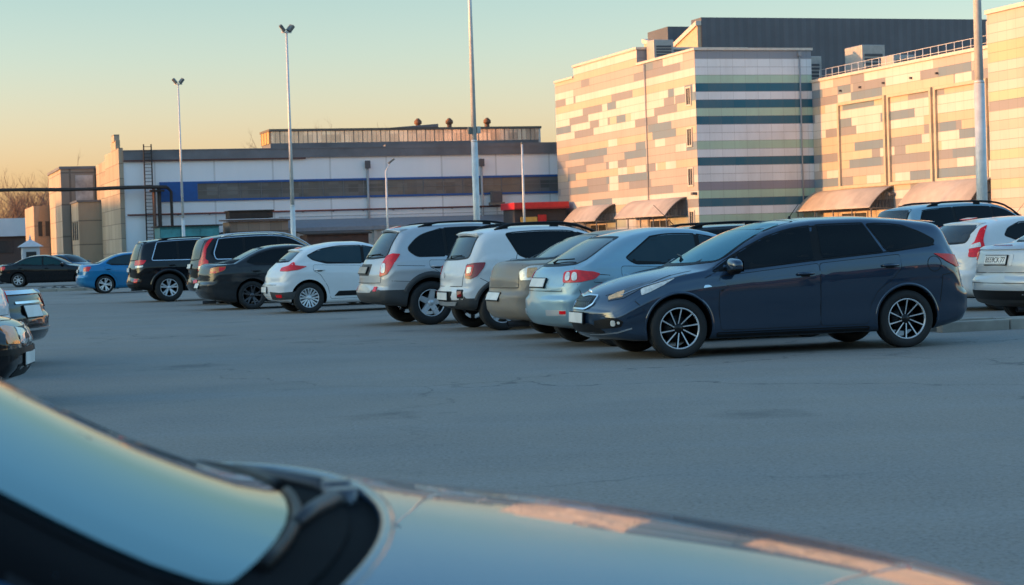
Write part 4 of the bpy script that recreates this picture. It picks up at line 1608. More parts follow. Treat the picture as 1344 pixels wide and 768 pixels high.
# the three cars cut off by the left edge, tails and nose towards the lane
def old_black_tail():
    L, H = 4.45, 1.40
    c = Car('saloon_car', 'black older saloon car with pale plate, its tail pointing into the lane at left', BLACK, 'sedan', L, 1.70, H, .82, 3.5, .31, .20, nst=60, bend_r=.55,
            top=[(0, .41), (.008, .45), (.03, .49), (.08, .545), (.15, .60), (.23, .64), (.28, .66), (.35, .78), (.42, .90), (.48, .97), (.55, 1.0), (.63, .99), (.70, .94), (.76, .82), (.81, .70), (.84, .665), (.9, .66), (.975, .65), (.99, .62), (1, .55)])
    kit(c, 'sedan', rear_glass=(1.0, 1.26, .60, .50), tail=[(-.22, .70), (-.22, .86), (.0, .87), (.16, .87), (.14, .72)], tailmat=DRED, front_lamp=[(-.3, .60), (-.3, .70), (.3, .76), (.25, .68)], plate_r=None)
    c.part('boot_lip', 'R', [(-.62, .865), (.62, .865), (.60, .905), (-.60, .905)], CHROME, off=.02, rim=.03)
    c.part('boot_trim', 'R', [(-.40, .755), (.40, .755), (.40, .785), (-.40, .785)], CHROME, off=.012)
    c.plate('R', .66, w=.50, h=.15)
    c.part('bumper_strip', 'R', [(-.72, .43), (.72, .43), (.72, .455), (-.72, .455)], CHROME, off=.012)
    c.wheels(6, 'single', ALLOY, .05, .04)
    return c


c = old_black_tail()
c.root.location = (-8.13, 23.6, 0)
c.root.rotation_euler = (0, 0, R(173))
c = plain_sedan('saloon_car', 'white saloon car with red lamps between the two black cars at left', WHITE2, 4.4, 1.72, 1.42)
c.root.location = (-7.90, 21.35, 0)
c.root.rotation_euler = (0, 0, R(174))


def black_nose():
    L, H = 4.43, 1.39
    c = Car('saloon_car', 'black saloon car with orange indicator, its nose just entering at the left edge', BLACK, 'sedan', L, 1.70, H, .76, 3.46, .31, .20, nst=60, bend_f=.38,
            top=[(0, .49), (.008, .52), (.03, .55), (.08, .58), (.15, .61), (.23, .65), (.28, .68)] + STYLES['sedan']['top'][7:], belt=[(0, .45), (.03, .52), (.08, .55), (.2, .60)] + STYLES['sedan']['belt'][3:])
    kit(c, 'sedan', rear_glass=(1.05, 1.26, .60, .50), tail=[(-.22, .74), (-.22, .9), (.0, .92), (.16, .92), (.14, .76)], front_lamp=None, plate_r=.62, plate_f=.42)
    for sg in '+-':
        f = c.part('headlamp', 'CF' + sg, [(-.74, .55), (-.74, .68), (-.49, .70), (-.47, .56)], CLEAR, off=.008)
        c.part('indicator', 'CF' + sg, [(-.46, .555), (-.48, .70), (-.28, .72), (-.12, .715), (-.13, .57)], AMBER, off=.01, rnd=.02)
    c.part('bumper_strip', 'F', [(-.78, .47), (.78, .47), (.78, .52), (-.78, .52)], TRIM, off=.014)
    c.wheels(6, 'single', ALLOY, .05, .04)
    return c


c = black_nose()
c.root.location = (-6.47, 16.9, 0)
c.root.rotation_euler = (0, 0, R(6))

# ---- the car we look across: bonnet, wiper well and windscreen fill the bottom of the picture
def near_car():
    L, H = 4.43, 1.385
    top = [(0, .55), (.03, .62), (.10, .685), (.25, .745), (.5, .812), (.8, .874), (1.1, .925), (1.24, .947), (1.30, .952), (1.375, .964), (1.5, 1.01), (1.85, 1.19), (2.08, 1.295), (2.25, 1.345), (2.5, 1.38), (2.8, 1.385), (3.1, 1.37), (3.35, 1.31), (3.65, 1.14), (3.82, 1.03), (3.95, 1.00), (4.25, .985), (4.38, .94), (4.43, .80)]
    belt = [(0, .48), (.1, .60), (.4, .705), (.8, .79), (1.2, .865), (1.5, .90), (2.2, .915), (3.2, .93), (3.9, .92), (4.3, .88), (4.43, .68)]
    c = Car('saloon_car', 'steel blue saloon car close to us, its windscreen and bonnet filling the foreground', STEEL, 'sedan', L, 1.72, H, .76, 3.46, .31, .19,
            top=[(a / L, b / H) for a, b in top], belt=[(a / L, b / H) for a, b in belt], nst=110, hoodcrown=.055, rc=.075, crown=.05, bend_f=1.05, tumble=.40)
    c.windows([[(1.62, .935), (2.50, .945), (2.50, 1.4), (2.0, 1.4), (1.75, 1.12)], [(2.56, .945), (3.40, .965), (3.52, 1.0), (3.30, 1.22), (3.0, 1.4), (2.56, 1.4)]], fr=.05)
    g = glassmat('near_windscreen', (0.012, 0.03, 0.04), .02, .02, 2.5, (.42, .92, 1.0))
    n = 12

    def arc(s, k, y, m=n):
        return [(s + k * (y * (2 * i / m - 1)) ** 2, y * (2 * i / m - 1)) for i in range(m + 1)]
    mb = MB()
    c.patch(mb, 'T', arc(1.20, .36, .69) + arc(1.40, .33, .66)[::-1], UNDER, off=.002, sp=.05, rnd=.01)
    cw = mb.build('wiper_well', c.root)
    mb = MB()
    c.patch(mb, 'T', arc(1.345, .34, .675) + arc(2.20, .16, .565)[::-1], UNDER, off=.005, sp=.05, rnd=.03)
    wf = mb.build('windscreen', c.root)
    mb = MB()
    c.patch(mb, 'T', arc(1.365, .34, .650) + arc(2.18, .16, .545)[::-1], g, off=.010, sp=.045, rnd=.03)
    mb.build('pane', wf)
    c.belt_glass('R', 1.04, 1.27, .62, .50, bow=.01, name='rear_window', mat=REARGLASS)
    # bonnet panel with its curved rear edge
    mb = MB()
    fr = [(.16 + .42 * y * y, y) for y in [(-.62 + 1.24 * i / 10) for i in range(11)]]
    c.patch(mb, 'T', fr + [(1.08 + .36 * .70 ** 2, .72)] + arc(1.235, .36, .70)[::-1] + [(1.08 + .36 * .70 ** 2, -.72)], STEEL, off=.014, rim=.03, sp=.045, rnd=.02)
    c.bon = mb.build('bonnet', c.root)
    # rolled rear edge of the bonnet
    mb = MB()
    ed = []
    for s, y in arc(1.235, .36, .70, 20):
        p, nr = c.proj('T', s, y)
        ed.append(p + Vector((0, 0, .008)))
    mb.tube(ed, .011, STEEL, 8)
    mb.build('rolled_edge', c.bon)
    mb = MB()
    c.patch(mb, 'T', arc(1.285, .36, .64) + arc(1.345, .34, .64)[::-1], UNDER, off=.006, sp=.05, rnd=.01)
    mb.build('cowl_panel', cw)
    # grille vents, wipers
    def wp(pts, r, mat=TRIM):
        l = []
        for s, y, h in pts:
            p, nr = c.proj('T', s, y)
            l.append(p + Vector((0, 0, h)))
        return l, r
    for (s0, y0, pts) in ((1.34, .10, [(1.27, .06, .0), (1.29, .09, .010), (1.345, .22, .012), (1.38, .34, .012)]), (1.40, -.36, [(1.28, -.04, .0), (1.30, -.08, .010), (1.345, -.20, .012), (1.385, -.32, .012)])):
        mb = MB()
        l, r = wp(pts, 0)
        mb.tube([l[0] - Vector((0, 0, .03)), l[0] + Vector((0, 0, .022))], .022, ALLOYD, 10)
        mb.tube(l, [.016, .014, .011, .008], BRAKE, 8)
        w = mb.build('wiper', c.root)
        mb = MB()
        l2, _ = wp([(1.352 + .34 * y * y, y, .010) for y in [(.04 if y0 > 0 else -.56) + .54 * i / 8 for i in range(9)]], 0)
        mb.tube(l2, .008, TRIM, 6)
        mb.build('wiper_blade', w)
    for sg in (1, -1):
        mb = MB()
        po = [(1.46, .655), (1.54, .70), (1.70, .83), (2.25, .80), (2.45, .62), (2.26, .55), (2.0, .60), (1.7, .645)]
        c.patch(mb, 'T', [(s, sg * y) for s, y in po], UNDER, off=.003, sp=.05, rnd=.03)
        mb.build('windscreen_pillar', c.root)
    zl = .30
    c.doors([[(1.45, zl), (1.40, .6), (1.46, .87), (2.52, .905), (2.52, zl)], [(2.535, zl), (2.535, .905), (3.42, .915), (3.42, .8), (3.16, .6), (3.06, zl)]], handle=((2.34, .82), (3.22, .83)))
    c.seams(side=[[(.42, .55), (.45, .40)]])
    c.mirrors(2.3, .955, size=.6) if False else None
    for sg in '+-':
        c.part('headlamp', 'CF' + sg, [(-.42, .56), (-.42, .70), (-.10, .72), (-.08, .57)], CLEAR, off=.008)
        c.part('indicator', 'CF' + sg, [(-.07, .575), (-.09, .70), (.06, .72), (.25, .71), (.23, .59)], AMBER, off=.01, rnd=.02)
        c.part('tail_lamp', 'CR' + sg, [(-.22, .74), (-.22, .9), (.0, .92), (.16, .92), (.14, .76)], RED, off=.01)
    mb = MB()
    c.patch(mb, 'F', [(-.20, .58), (.20, .58), (.20, .68), (-.20, .68)], TRIM, off=.008)
    mb.build('grille', c.root)
    c.plate('F', .42)
    c.plate('R', .7)
    c.wheels(7, 'single', ALLOY, .05, .04)
    c.root.location = (-1.055, 2.43, 0)
    c.root.rotation_euler = (0, 0, R(15))
    return c


nearc = near_car()

# ------------------------------------------------------------------ ground
def asphalt():
    m, nt, b = nodes('asphalt')
    oc = objco(nt)
    big = noise(nt, .045, 5, .6, oc)
    mid = noise(nt, .55, 6, .65, oc)
    st = noise(nt, 1.0, 5, .6, objco(nt, (.10, .9, 1)))
    fine = noise(nt, 42, 3, .7, oc)
    grit = noise(nt, 190, 2, .6, oc)
    base = ramp(nt, big, [(.32, (.222, .190, .156)), (.5, (.262, .224, .186)), (.68, (.305, .260, .214))])
    base = mixc(nt, ramp(nt, mid, [(.42, 0.0), (.72, .55)]), base, (.15, .145, .14))
    base = mixc(nt, ramp(nt, st, [(.45, 0.0), (.75, .45)]), base, (.27, .268, .26))
    base = mixc(nt, ramp(nt, fine, [(.45, 0.0), (.68, .75)]), base, (.29, .285, .275))
    base = mixc(nt, ramp(nt, grit, [(.60, 0.0), (.78, .6)]), base, (.34, .335, .325))
    mot = noise(nt, 15, 5, .75, oc)
    base = mixc(nt, ramp(nt, mot, [(.42, 0.0), (.66, .32)]), base, (.135, .128, .12))
    sp1 = nt.nodes.new('ShaderNodeTexVoronoi')
    sp1.inputs['Scale'].default_value = .42
    nt.links.new(oc, sp1.inputs['Vector'])
    oil = mathn(nt, 'MULTIPLY', ramp(nt, mathn(nt, 'ADD', sp1.outputs['Distance'], mathn(nt, 'MULTIPLY', noise(nt, 3.5, 4, .6, oc), .30)), [(.20, 1.0), (.34, 0.0)]), .45)
    base = mixc(nt, oil, base, (.07, .067, .065))
    base = mixc(nt, ramp(nt, fine, [(.30, .65), (.46, 0.0)]), base, (.085, .08, .075))
    # crack network
    w = nt.nodes.new('ShaderNodeTexVoronoi')
    w.feature = 'DISTANCE_TO_EDGE'
    w.inputs['Scale'].default_value = .16
    wv = nt.nodes.new('ShaderNodeVectorMath')
    wv.operation = 'ADD'
    nz = nt.nodes.new('ShaderNodeTexNoise')
    nz.inputs['Scale'].default_value = .9
    nz.inputs['Detail'].default_value = 6
    nt.links.new(oc, nz.inputs['Vector'])
    sc = nt.nodes.new('ShaderNodeVectorMath')
    sc.operation = 'SCALE'
    sc.inputs['Scale'].default_value = 2.2
    nt.links.new(nz.outputs['Color'], sc.inputs[0])
    nt.links.new(oc, wv.inputs[0])
    nt.links.new(sc.outputs[0], wv.inputs[1])
    nt.links.new(wv.outputs[0], w.inputs['Vector'])
    crack = ramp(nt, w.outputs['Distance'], [(0, 1.0), (.0025, .7), (.005, 0.0)])
    crack = mathn(nt, 'MULTIPLY', crack, ramp(nt, big, [(.42, 0.0), (.56, .8)]))
    base = mixc(nt, crack, base, (.05, .05, .05))
    nt.links.new(base, b.inputs['Base Color'])
    b.inputs['Roughness'].default_value = .88
    b.inputs['Specular IOR Level'].default_value = .35
    h = mathn(nt, 'ADD', mathn(nt, 'MULTIPLY', fine, .5), mathn(nt, 'MULTIPLY', grit, .5))
    h = mathn(nt, 'SUBTRACT', h, mathn(nt, 'MULTIPLY', crack, .8))
    bump(nt, b, h, .35, .006)
    return m


mb = MB()
mb.add([(-1500, -600, 0), (1500, -600, 0), (1500, 2600, 0), (-1500, 2600, 0)], [(0, 1, 2, 3)], asphalt())
tag(mb.build('ground'), kind='structure')

CONC = simple('old_concrete', (.30, .275, .235), .85, var=.35, vscale=1.2)
DIRT = simple('dry_dirt', (.16, .125, .09), .95, var=.4, vscale=2.5)


def island(name, label, org, ang, la, lb, h, n=10, dirt=True):
    """raised island with a concrete kerb of separate stones round packed dirt"""
    r = empty(name, (org[0], org[1], 0), ang)
    tag(r, label, 'kerb')
    k = MB()
    rng = random.Random(3)
    for side in range(4):
        ln = la if side in (0, 2) else lb
        m = max(1, int(ln / 1.0))
        for i in range(m):
            a0, a1 = ln * i / m + .008, ln * (i + 1) / m - .008
            hh = h + rng.uniform(-.012, .012)
            if side == 0:
                k.box((a0, 0, -.05), (a1, .15, hh), CONC, .015)
            elif side == 2:
                k.box((a0, lb - .15, -.05), (a1, lb, hh), CONC, .015)
            elif side == 1 and a0 > .15 and a1 < lb - .15:
                k.box((la - .15, a0, -.05), (la, a1, hh), CONC, .015)
            elif side == 3 and a0 > .15 and a1 < lb - .15:
                k.box((0, a0, -.05), (.15, a1, hh), CONC, .015)
    k.build('kerb_stone', r)
    if dirt:
        d = MB()
        nx, ny = int(la / .5), int(lb / .5)
        o = []
        for j in range(ny + 1):
            for i in range(nx + 1):
                x, y = .14 + (la - .28) * i / nx, .14 + (lb - .28) * j / ny
                e = min(i, nx - i, j, ny - j)
                o.append((x, y, h - .02 + (0 if e == 0 else rng.uniform(-.01, .02))))
        fs = [(j * (nx + 1) + i, j * (nx + 1) + i + 1, (j + 1) * (nx + 1) + i + 1, (j + 1) * (nx + 1) + i) for j in range(ny) for i in range(nx)]
        d.add(o, fs, simple('pale_paving', (.17, .16, .15), .9, var=.3, vscale=2), True)
        d.build('island_top', r)
    return r


_p = ground(1236, 437)
island('kerb', 'worn concrete kerb island under the white saloon at right', (_p.x, _p.y), GRID, 16, .5, .14)
_p = ground(36, 384)
island('kerb', 'low dirt covered kerb in front of the long black saloon at far left', (_p.x, _p.y), R(6), 3.3, 1.2, .12)
# little heap of rubble beside it
mb = MB()
rng = random.Random(11)
_p = ground(92, 381)
for i in range(46):
    s = rng.uniform(.05, .22)
    x, y = _p.x + rng.gauss(0, .75), _p.y + rng.gauss(0, .45)
    bm = bmesh.new()
    bmesh.ops.create_icosphere(bm, subdivisions=1, radius=s)
    for v in bm.verts:
        v.co *= rng.uniform(.7, 1.2)
        v.co.z *= .6
    bm.verts.index_update()
    mb.add([v.co + Vector((x, y, s * .3)) for v in bm.verts], [tuple(v.index for v in f.verts) for f in bm.faces], simple('dark_rubble', (.06, .055, .05), .95, var=.4))
    bm.free()
tag(mb.build('rubble_heap'), 'low heap of dark rubble on the asphalt behind the blue saloon', 'rubble', kind='stuff')


# ------------------------------------------------------------------ lamp posts
POLE = simple('painted_white_steel', (.62, .62, .61), .45, .1, var=.15, vscale=4)
LAMPBODY = simple('grey_floodlight_casing', (.16, .16, .15), .5, .3)


def lamp_post(label, base, h=11.5, r0=.115, heads=2, ang=0.0, joint=.30, tip=.50):
    r = empty('lamp_post', (base[0], base[1], 0), ang)
    tag(r, label, 'lamp post', 'white lamp posts of the lot')
    m = MB()
    zj = h * joint
    m.tube([(0, 0, 0), (0, 0, .02)], .24, POLE, 12)
    m.tube([(0, 0, 0), (0, 0, zj)], [r0 * 1.25, r0 * 1.2], POLE, 18)
    m.tube([(0, 0, zj), (0, 0, zj + .06)], [r0 * 1.24, r0 * 1.05], POLE, 18)
    m.tube([(0, 0, zj), (0, 0, h)], [r0 * .98, r0 * tip], POLE, 18)
    for k in range(10):
        m.box((.0, 0, 0), (.01, .01, .01), POLE) if False else None
    m.build('pole', r)
    g = MB()
    g.box((-.07, -r0 * 1.5, 1.0), (.07, -r0 * 1.15, 1.5), LAMPBODY, .01)
    g.build('service_door', r)
    b = MB()
    b.tube([(-.22, 0, h - .05), (.22, 0, h - .05)], .03, POLE, 8)
    b.build('bracket', r)
    for i in range(heads):
        sg = (-1, 1)[i % 2]
        l = MB()
        rot = Matrix.Rotation(R(38) * sg, 3, 'Y') @ Matrix.Rotation(R(22 if i else -15), 3, 'Z')
        c = Vector((sg * .18, 0, h + .13))
        l.box(c + Vector((-.07, -.14, -.16)), c + Vector((.07, .14, .16)), LAMPBODY, .03, rot, c)
        l.box(c + Vector((.071 * sg - .008, -.12, -.13)), c + Vector((.071 * sg + .008, .12, .13)), CLEAR, 0, rot, c)
        l.tube([(sg * .18, 0, h - .05), c], .02, LAMPBODY, 6)
        l.build('floodlight', r)
    return r


p = at(241, 310, 104)
lamp_post('slim white lamp post rising behind the black off road suv', (p.x, p.y), 10.6, .075, 2, R(10))
p = at(385, 305, 81)
lamp_post('white lamp post rising behind the white hatchback, its double floodlight in view', (p.x, p.y), 10.6, .088, 2, R(25))
p = at(625.5, 280, 60)
c = lamp_post('tall white lamp post rising behind the silver suv, top out of view', (p.x, p.y), 12.6, .085, 2, R(18), .36)
b_ = MB()
b_.box((-.20, -.08, 4.78), (-.09, .04, 5.0), LAMPBODY, .01)
b_.box((.09, -.08, 4.8), (.20, .04, 5.02), simple('pale_grey_box', (.45, .46, .45), .5), .01)
b_.build('junction_box', c)
p = at(1289, 260, 50)
lamp_post('thick grey lamp post in front of the panel clad mall at right', (p.x, p.y), 12.2, .115, 2, R(18), .42, .72)


def street_light(label, base, h, arm):
    r = empty('street_light', (base[0], base[1], 0), GRID)
    tag(r, label, 'street light')
    m = MB()
    m.tube([(0, 0, 0), (0, 0, h)], [.10, .07], POLE, 10)
    m.build('pole', r)
    if arm:
        m = MB()
        m.tube([(0, 0, h - .05), (.25, 0, h + .35)], .03, POLE, 6)
        m.box((.15, -.12, h + .62), (.75, .12, h + .76), LAMPBODY, .03, Matrix.Rotation(R(-35), 3, 'Y'), (.45, 0, h + .7))
        m.tube([(.25, 0, h + .3), (.40, 0, h + .65)], .025, POLE, 6)
        m.build('lamp_head', r)
    else:
        m = MB()
        m.tube([(0, 0, h - .02), (0, 0, h + .12)], [.10, .06], LAMPBODY, 8)
        m.build('pole_cap', r)
    return r


p = at(508.5, 285, 150)
street_light('thin street light with tilted head in front of the white factory', (p.x, p.y), 7.4, True)
p = at(688, 285, 140)
street_light('thin white pole without lamp arm beside the red canopy', (p.x, p.y), 8.6, False)

# ------------------------------------------------------------------ the mall (grid frame: a along E1, b along E2)
C0 = Vector((16.6, 167.0, 0))
ROW = .72


def wnoise(nt, x, y):
    c = nt.nodes.new('ShaderNodeCombineXYZ')
    nt.links.new(x, c.inputs[0]) if not isinstance(x, (int, float)) else None
    nt.links.new(y, c.inputs[1]) if not isinstance(y, (int, float)) else None
    w = nt.nodes.new('ShaderNodeTexWhiteNoise')
    w.noise_dimensions = '2D'
    nt.links.new(c.outputs[0], w.inputs['Vector'])
    return w.outputs['Value']


def panel_mat(name, axis, ztop, stripes=None, seed=0.0, gray=.20, white=.16, colw=1.2):
    """coloured cladding cassettes with dark joints"""
    m, nt, b = nodes(name)
    oc = objco(nt)
    sp = nt.nodes.new('ShaderNodeSeparateXYZ')
    nt.links.new(oc, sp.inputs[0])
    u = sp.outputs[axis]
    z = sp.outputs[2]
    rf = mathn(nt, 'DIVIDE', mathn(nt, 'SUBTRACT', ztop, z), ROW)
    row = mathn(nt, 'FLOOR', rf)
    cf = mathn(nt, 'DIVIDE', u, colw)
    if stripes:
        n = len(stripes)
        fac = mathn(nt, 'DIVIDE', mathn(nt, 'ADD', row, .5), float(n))
        stops = []
        for i, c in enumerate(stripes):
            if i == 0 or c != stripes[i - 1]:
                stops.append((i / n, c))
        col = ramp(nt, fac, stops, 'CONSTANT')
    else:
        WHT, CRM, GRN, BGE, GRY, SLT = (.58, .55, .53), (.48, .41, .32), (.42, .44, .35), (.40, .36, .34), (.23, .24, .27), (.15, .22, .29)
        rs = mathn(nt, 'ADD', row, seed)
        base = ramp(nt, wnoise(nt, rs, 0.0), [(0, CRM), (.24, BGE), (.46, GRN), (.62, CRM), (.78, WHT)], 'CONSTANT')
        # long runs: cell size and phase change from row to row
        ph = mathn(nt, 'MULTIPLY', wnoise(nt, mathn(nt, 'ADD', rs, 31.0), 0.0), 9.0)
        ln = mathn(nt, 'FLOOR', mathn(nt, 'DIVIDE', mathn(nt, 'ADD', u, mathn(nt, 'FLOOR', ph)), 5.6))
        n1 = wnoise(nt, mathn(nt, 'ADD', ln, 7.0 + seed), rs)
        over = ramp(nt, n1, [(0, GRY), (gray * .6, SLT), (gray, WHT), (gray + white, (0, 0, 0))], 'CONSTANT')
        isb = mathn(nt, 'GREATER_THAN', n1, gray + white)
        col = mixc(nt, isb, over, base)
        sc_ = mathn(nt, 'FLOOR', mathn(nt, 'DIVIDE', u, 2.4))
        n2 = wnoise(nt, mathn(nt, 'ADD', sc_, 91.0 + seed), rs)
        o2 = ramp(nt, n2, [(0, GRY), (.03, SLT), (.05, WHT), (.11, (0, 0, 0))], 'CONSTANT')
        col = mixc(nt, mathn(nt, 'GREATER_THAN', n2, .11), o2, col)
    # slight cassette to cassette variation
    v = wnoise(nt, mathn(nt, 'FLOOR', cf), mathn(nt, 'ADD', row, 13.0))
    col = mixc(nt, ramp(nt, v, [(0, 0.0), (1, .12)]), col, (.30, .28, .26))
    gr = noise(nt, .35, 6, .7, objco(nt, (1, 1, .25)))
    col = mixc(nt, ramp(nt, gr, [(.45, 0.0), (.8, .28)]), col, (.22, .19, .16))
    # joints
    fr_ = mathn(nt, 'FRACT', rf)
    fc_ = mathn(nt, 'FRACT', cf)
    j1 = mathn(nt, 'LESS_THAN', fr_, .055)
    j2 = mathn(nt, 'MULTIPLY', mathn(nt, 'LESS_THAN', fc_, .028), .6)
    j = mathn(nt, 'MAXIMUM', j1, j2)
    jcol = mixc(nt, mathn(nt, 'MULTIPLY', j, .55), col, (.12, .11, .105))
    nt.links.new(jcol, b.inputs['Base Color'])
    b.inputs['Roughness'].default_value = .5
    b.inputs['Specular IOR Level'].default_value = .35
    bump(nt, b, mathn(nt, 'SUBTRACT', 1.0, j), .5, .02)
    return m


w_, g_, t_, s_, m_ = (.80, .82, .84), (.45, .62, .48), (.012, .13, .20), (.27, .30, .35), (.31, .30, .35)
STR = [s_, w_, w_, g_, t_, w_, t_, g_, t_, w_, w_, g_, w_, t_, w_, w_, m_, g_, t_, w_, g_, w_, s_, g_, w_]
ZT = 17.7
STRIPE = panel_mat('striped_cladding', 0, ZT, STR)
MOSA = panel_mat('mosaic_cladding_left', 1, ZT + ROW * 3, None, 5.0, .24, .17)
MOSB = panel_mat('mosaic_cladding_recess', 1, 14.8 + ROW, None, 40.0, .32, .17)
_a, _b, _g, _y, _k = (.54, .49, .46), (.49, .42, .37), (.41, .46, .33), (.50, .43, .29), (.27, .27, .29)
BAND = panel_mat('banded_cladding', 1, 17.2, [_b, _a, _a, _y, _y, _a, _b, _a, _g, _k, _a, _b, _a, _a, _g, _a, _b, _g, _a, _b, _a, _g, _a, _g])
COPE = simple('pale_metal_coping', (.62, .56, .50), .45, .2)
ROOFM = simple('flat_roof_felt', (.10, .10, .10), .9)


def ribbed(name, col, pitch, axis=0, rough=.5, metal=.2):
    m, nt, b = nodes(name)
    sp = nt.nodes.new('ShaderNodeSeparateXYZ')
    oc = objco(nt)
    nt.links.new(oc, sp.inputs[0])
    f = mathn(nt, 'FRACT', mathn(nt, 'DIVIDE', sp.outputs[axis], pitch))
    rib = ramp(nt, f, [(0, 0.0), (.08, 1.0), (.45, 1.0), (.53, 0.0)])
    n1 = noise(nt, .25, 5, .6, oc)
    c1 = tuple(x * .85 for x in col)
    c2 = tuple(min(1, x * 1.12) for x in col)
    base = ramp(nt, n1, [(.3, c1), (.7, c2)])
    nt.links.new(mixc(nt, mathn(nt, 'MULTIPLY', mathn(nt, 'SUBTRACT', 1.0, rib), .25), base, tuple(x * .6 for x in col)), b.inputs['Base Color'])
    b.inputs['Roughness'].default_value = rough
    b.inputs['Metallic'].default_value = metal
    bump(nt, b, rib, .6, .03)
    return m


DARKROOF = ribbed('dark_grey_ribbed_cladding', (.13, .135, .155), 1.0)
mall = empty('shopping_mall', C0, GRID)
tag(mall, 'large mall clad in striped and mosaic panels with curved entrance canopies', 'building')


def wallbox(lo, hi, parent, name, mats, bev=0):
    """box whose faces can differ: mats = dict(front, left, top, other)"""
    x0, y0, z0 = lo
    x1, y1, z1 = hi
    b = MB()
    vs = [(x0, y0, z0), (x1, y0, z0), (x1, y1, z0), (x0, y1, z0), (x0, y0, z1), (x1, y0, z1), (x1, y1, z1), (x0, y1, z1)]
    b.add(vs, [(0, 1, 5, 4)], mats['front'])
    b.add(vs, [(3, 0, 4, 7)], mats['left'])
    b.add(vs, [(4, 5, 6, 7)], mats.get('top', ROOFM))
    b.add(vs, [(1, 2, 6, 5), (2, 3, 7, 6), (0, 3, 2, 1)], mats.get('other', mats['front']))
    return b.build(name, parent)


wallbox((0, 0, 0), (11.3, 13.5, ZT), mall, 'wall', dict(front=STRIPE, left=MOSA, other=STRIPE))
wallbox((0, 13.5, 0), (11.3, 31, 19.2), mall, 'wall', dict(front=STRIPE, left=MOSA, other=STRIPE))
wallbox((0, 31, 0), (11.3, 36.8, 18.1), mall, 'wall', dict(front=STRIPE, left=MOSA, other=STRIPE))
wallbox((11.3, -29.8, 0), (55, 36.8, 14.8), mall, 'wall', dict(front=STRIPE, left=MOSB, other=STRIPE))
wallbox((10.6, -60, 0), (55, -29.8, 17.2), mall, 'wall', dict(front=STRIPE, left=BAND, other=BAND))
# copings
cp = MB()
cp.box((-.12, -.12, ZT), (11.42, .25, ZT + .22), COPE)
cp.box((-.12, .25, ZT), (.25, 13.5, ZT + .22), COPE)
cp.box((-.12, 13.38, 19.2), (.25, 31.1, 19.42), COPE)
cp.box((.25, 13.38, 19.2), (11.42, 13.7, 19.42), COPE)
cp.box((-.12, 31.1, 18.1), (.25, 36.9, 18.32), COPE)
cp.box((11.16, -29.8, 14.8), (11.6, -.0, 15.05), COPE)
cp.box((10.45, -60, 17.2), (10.9, -29.7, 17.5), COPE)
cp.box((10.9, -29.98, 17.2), (55, -29.7, 17.5), COPE)
cp.build('coping', mall)
# small windows up the corner
FRAME = simple('pale_window_frame', (.55, .50, .44), .5)
DGL = glassmat('dark_window_glass', (.03, .035, .04), .06, .15)
for zz in (13.8, 10.2, 6.7, 2.9):
    f = MB()
    b0, b1 = .9, 2.05
    f.box((-.10, b0, zz - .85), (-.0, b0 + .14, zz + .85), FRAME)
    f.box((-.10, b1 - .14, zz - .85), (-.0, b1, zz + .85), FRAME)
    f.box((-.10, b0 + .14, zz + .72), (-.0, b1 - .14, zz + .85), FRAME)
    f.box((-.10, b0 + .14, zz - .85), (-.0, b1 - .14, zz - .72), FRAME)
    f.box((-.08, b0 + .55, zz - .72), (-.02, b0 + .62, zz + .72), FRAME)
    w = f.build('window', mall)
    g = MB()
    g.box((-.035, b0 + .14, zz - .72), (-.004, b1 - .14, zz + .72), DGL)
    g.build('pane', w)
# downpipes
PIPE = simple('grey_downpipe', (.33, .34, .36), .5, .2)
d = MB()
d.tube([(10.1, -.12, .2), (10.1, -.12, 17.6)], .07, PIPE, 8)
d.box((9.95, -.22, 17.2), (10.25, -.02, 17.55), PIPE)
d.build('downpipe', mall)
d = MB()
d.tube([(-.10, 11.4, .2), (-.10, 11.4, 17.6)], .06, PIPE, 8)
d.build('downpipe', mall)
# big frames on the recess wall
FR = simple('sand_metal_frame', (.50, .42, .32), .5, .1)
for (b0, b1) in ((-4.9, -13.2), (-13.6, -20.6), (-21.0, -28.6)):
    f = MB()
    z0, z1 = 5.15, 12.6
    x0, x1 = 11.10, 11.295
    f.box((x0, b0 - .28, z0), (x1, b0, z1), FR)
    f.box((x0, b1, z0), (x1, b1 + .28, z1), FR)
    f.box((x0, b1 + .28, z0), (x1, b0 - .28, z0 + .24), FR)
    f.box((x0, b1 + .28, z1 - .24), (x1, b0 - .28, z1), FR)
    f.build('wall_frame', mall)
s = MB()
s.box((10.95, -29.7, 4.1), (11.295, -26.5, 5.0), COPE)
s.box((11.02, -29.7, 5.15), (11.295, -28.9, 6.4), FRAME)
s.build('sign_board', mall)
CANV = simple('weathered_canopy_sheet', (.46, .40, .35), .65, var=.18, vscale=.7)
STL = simple('canopy_steel', (.16, .15, .14), .6, .3)


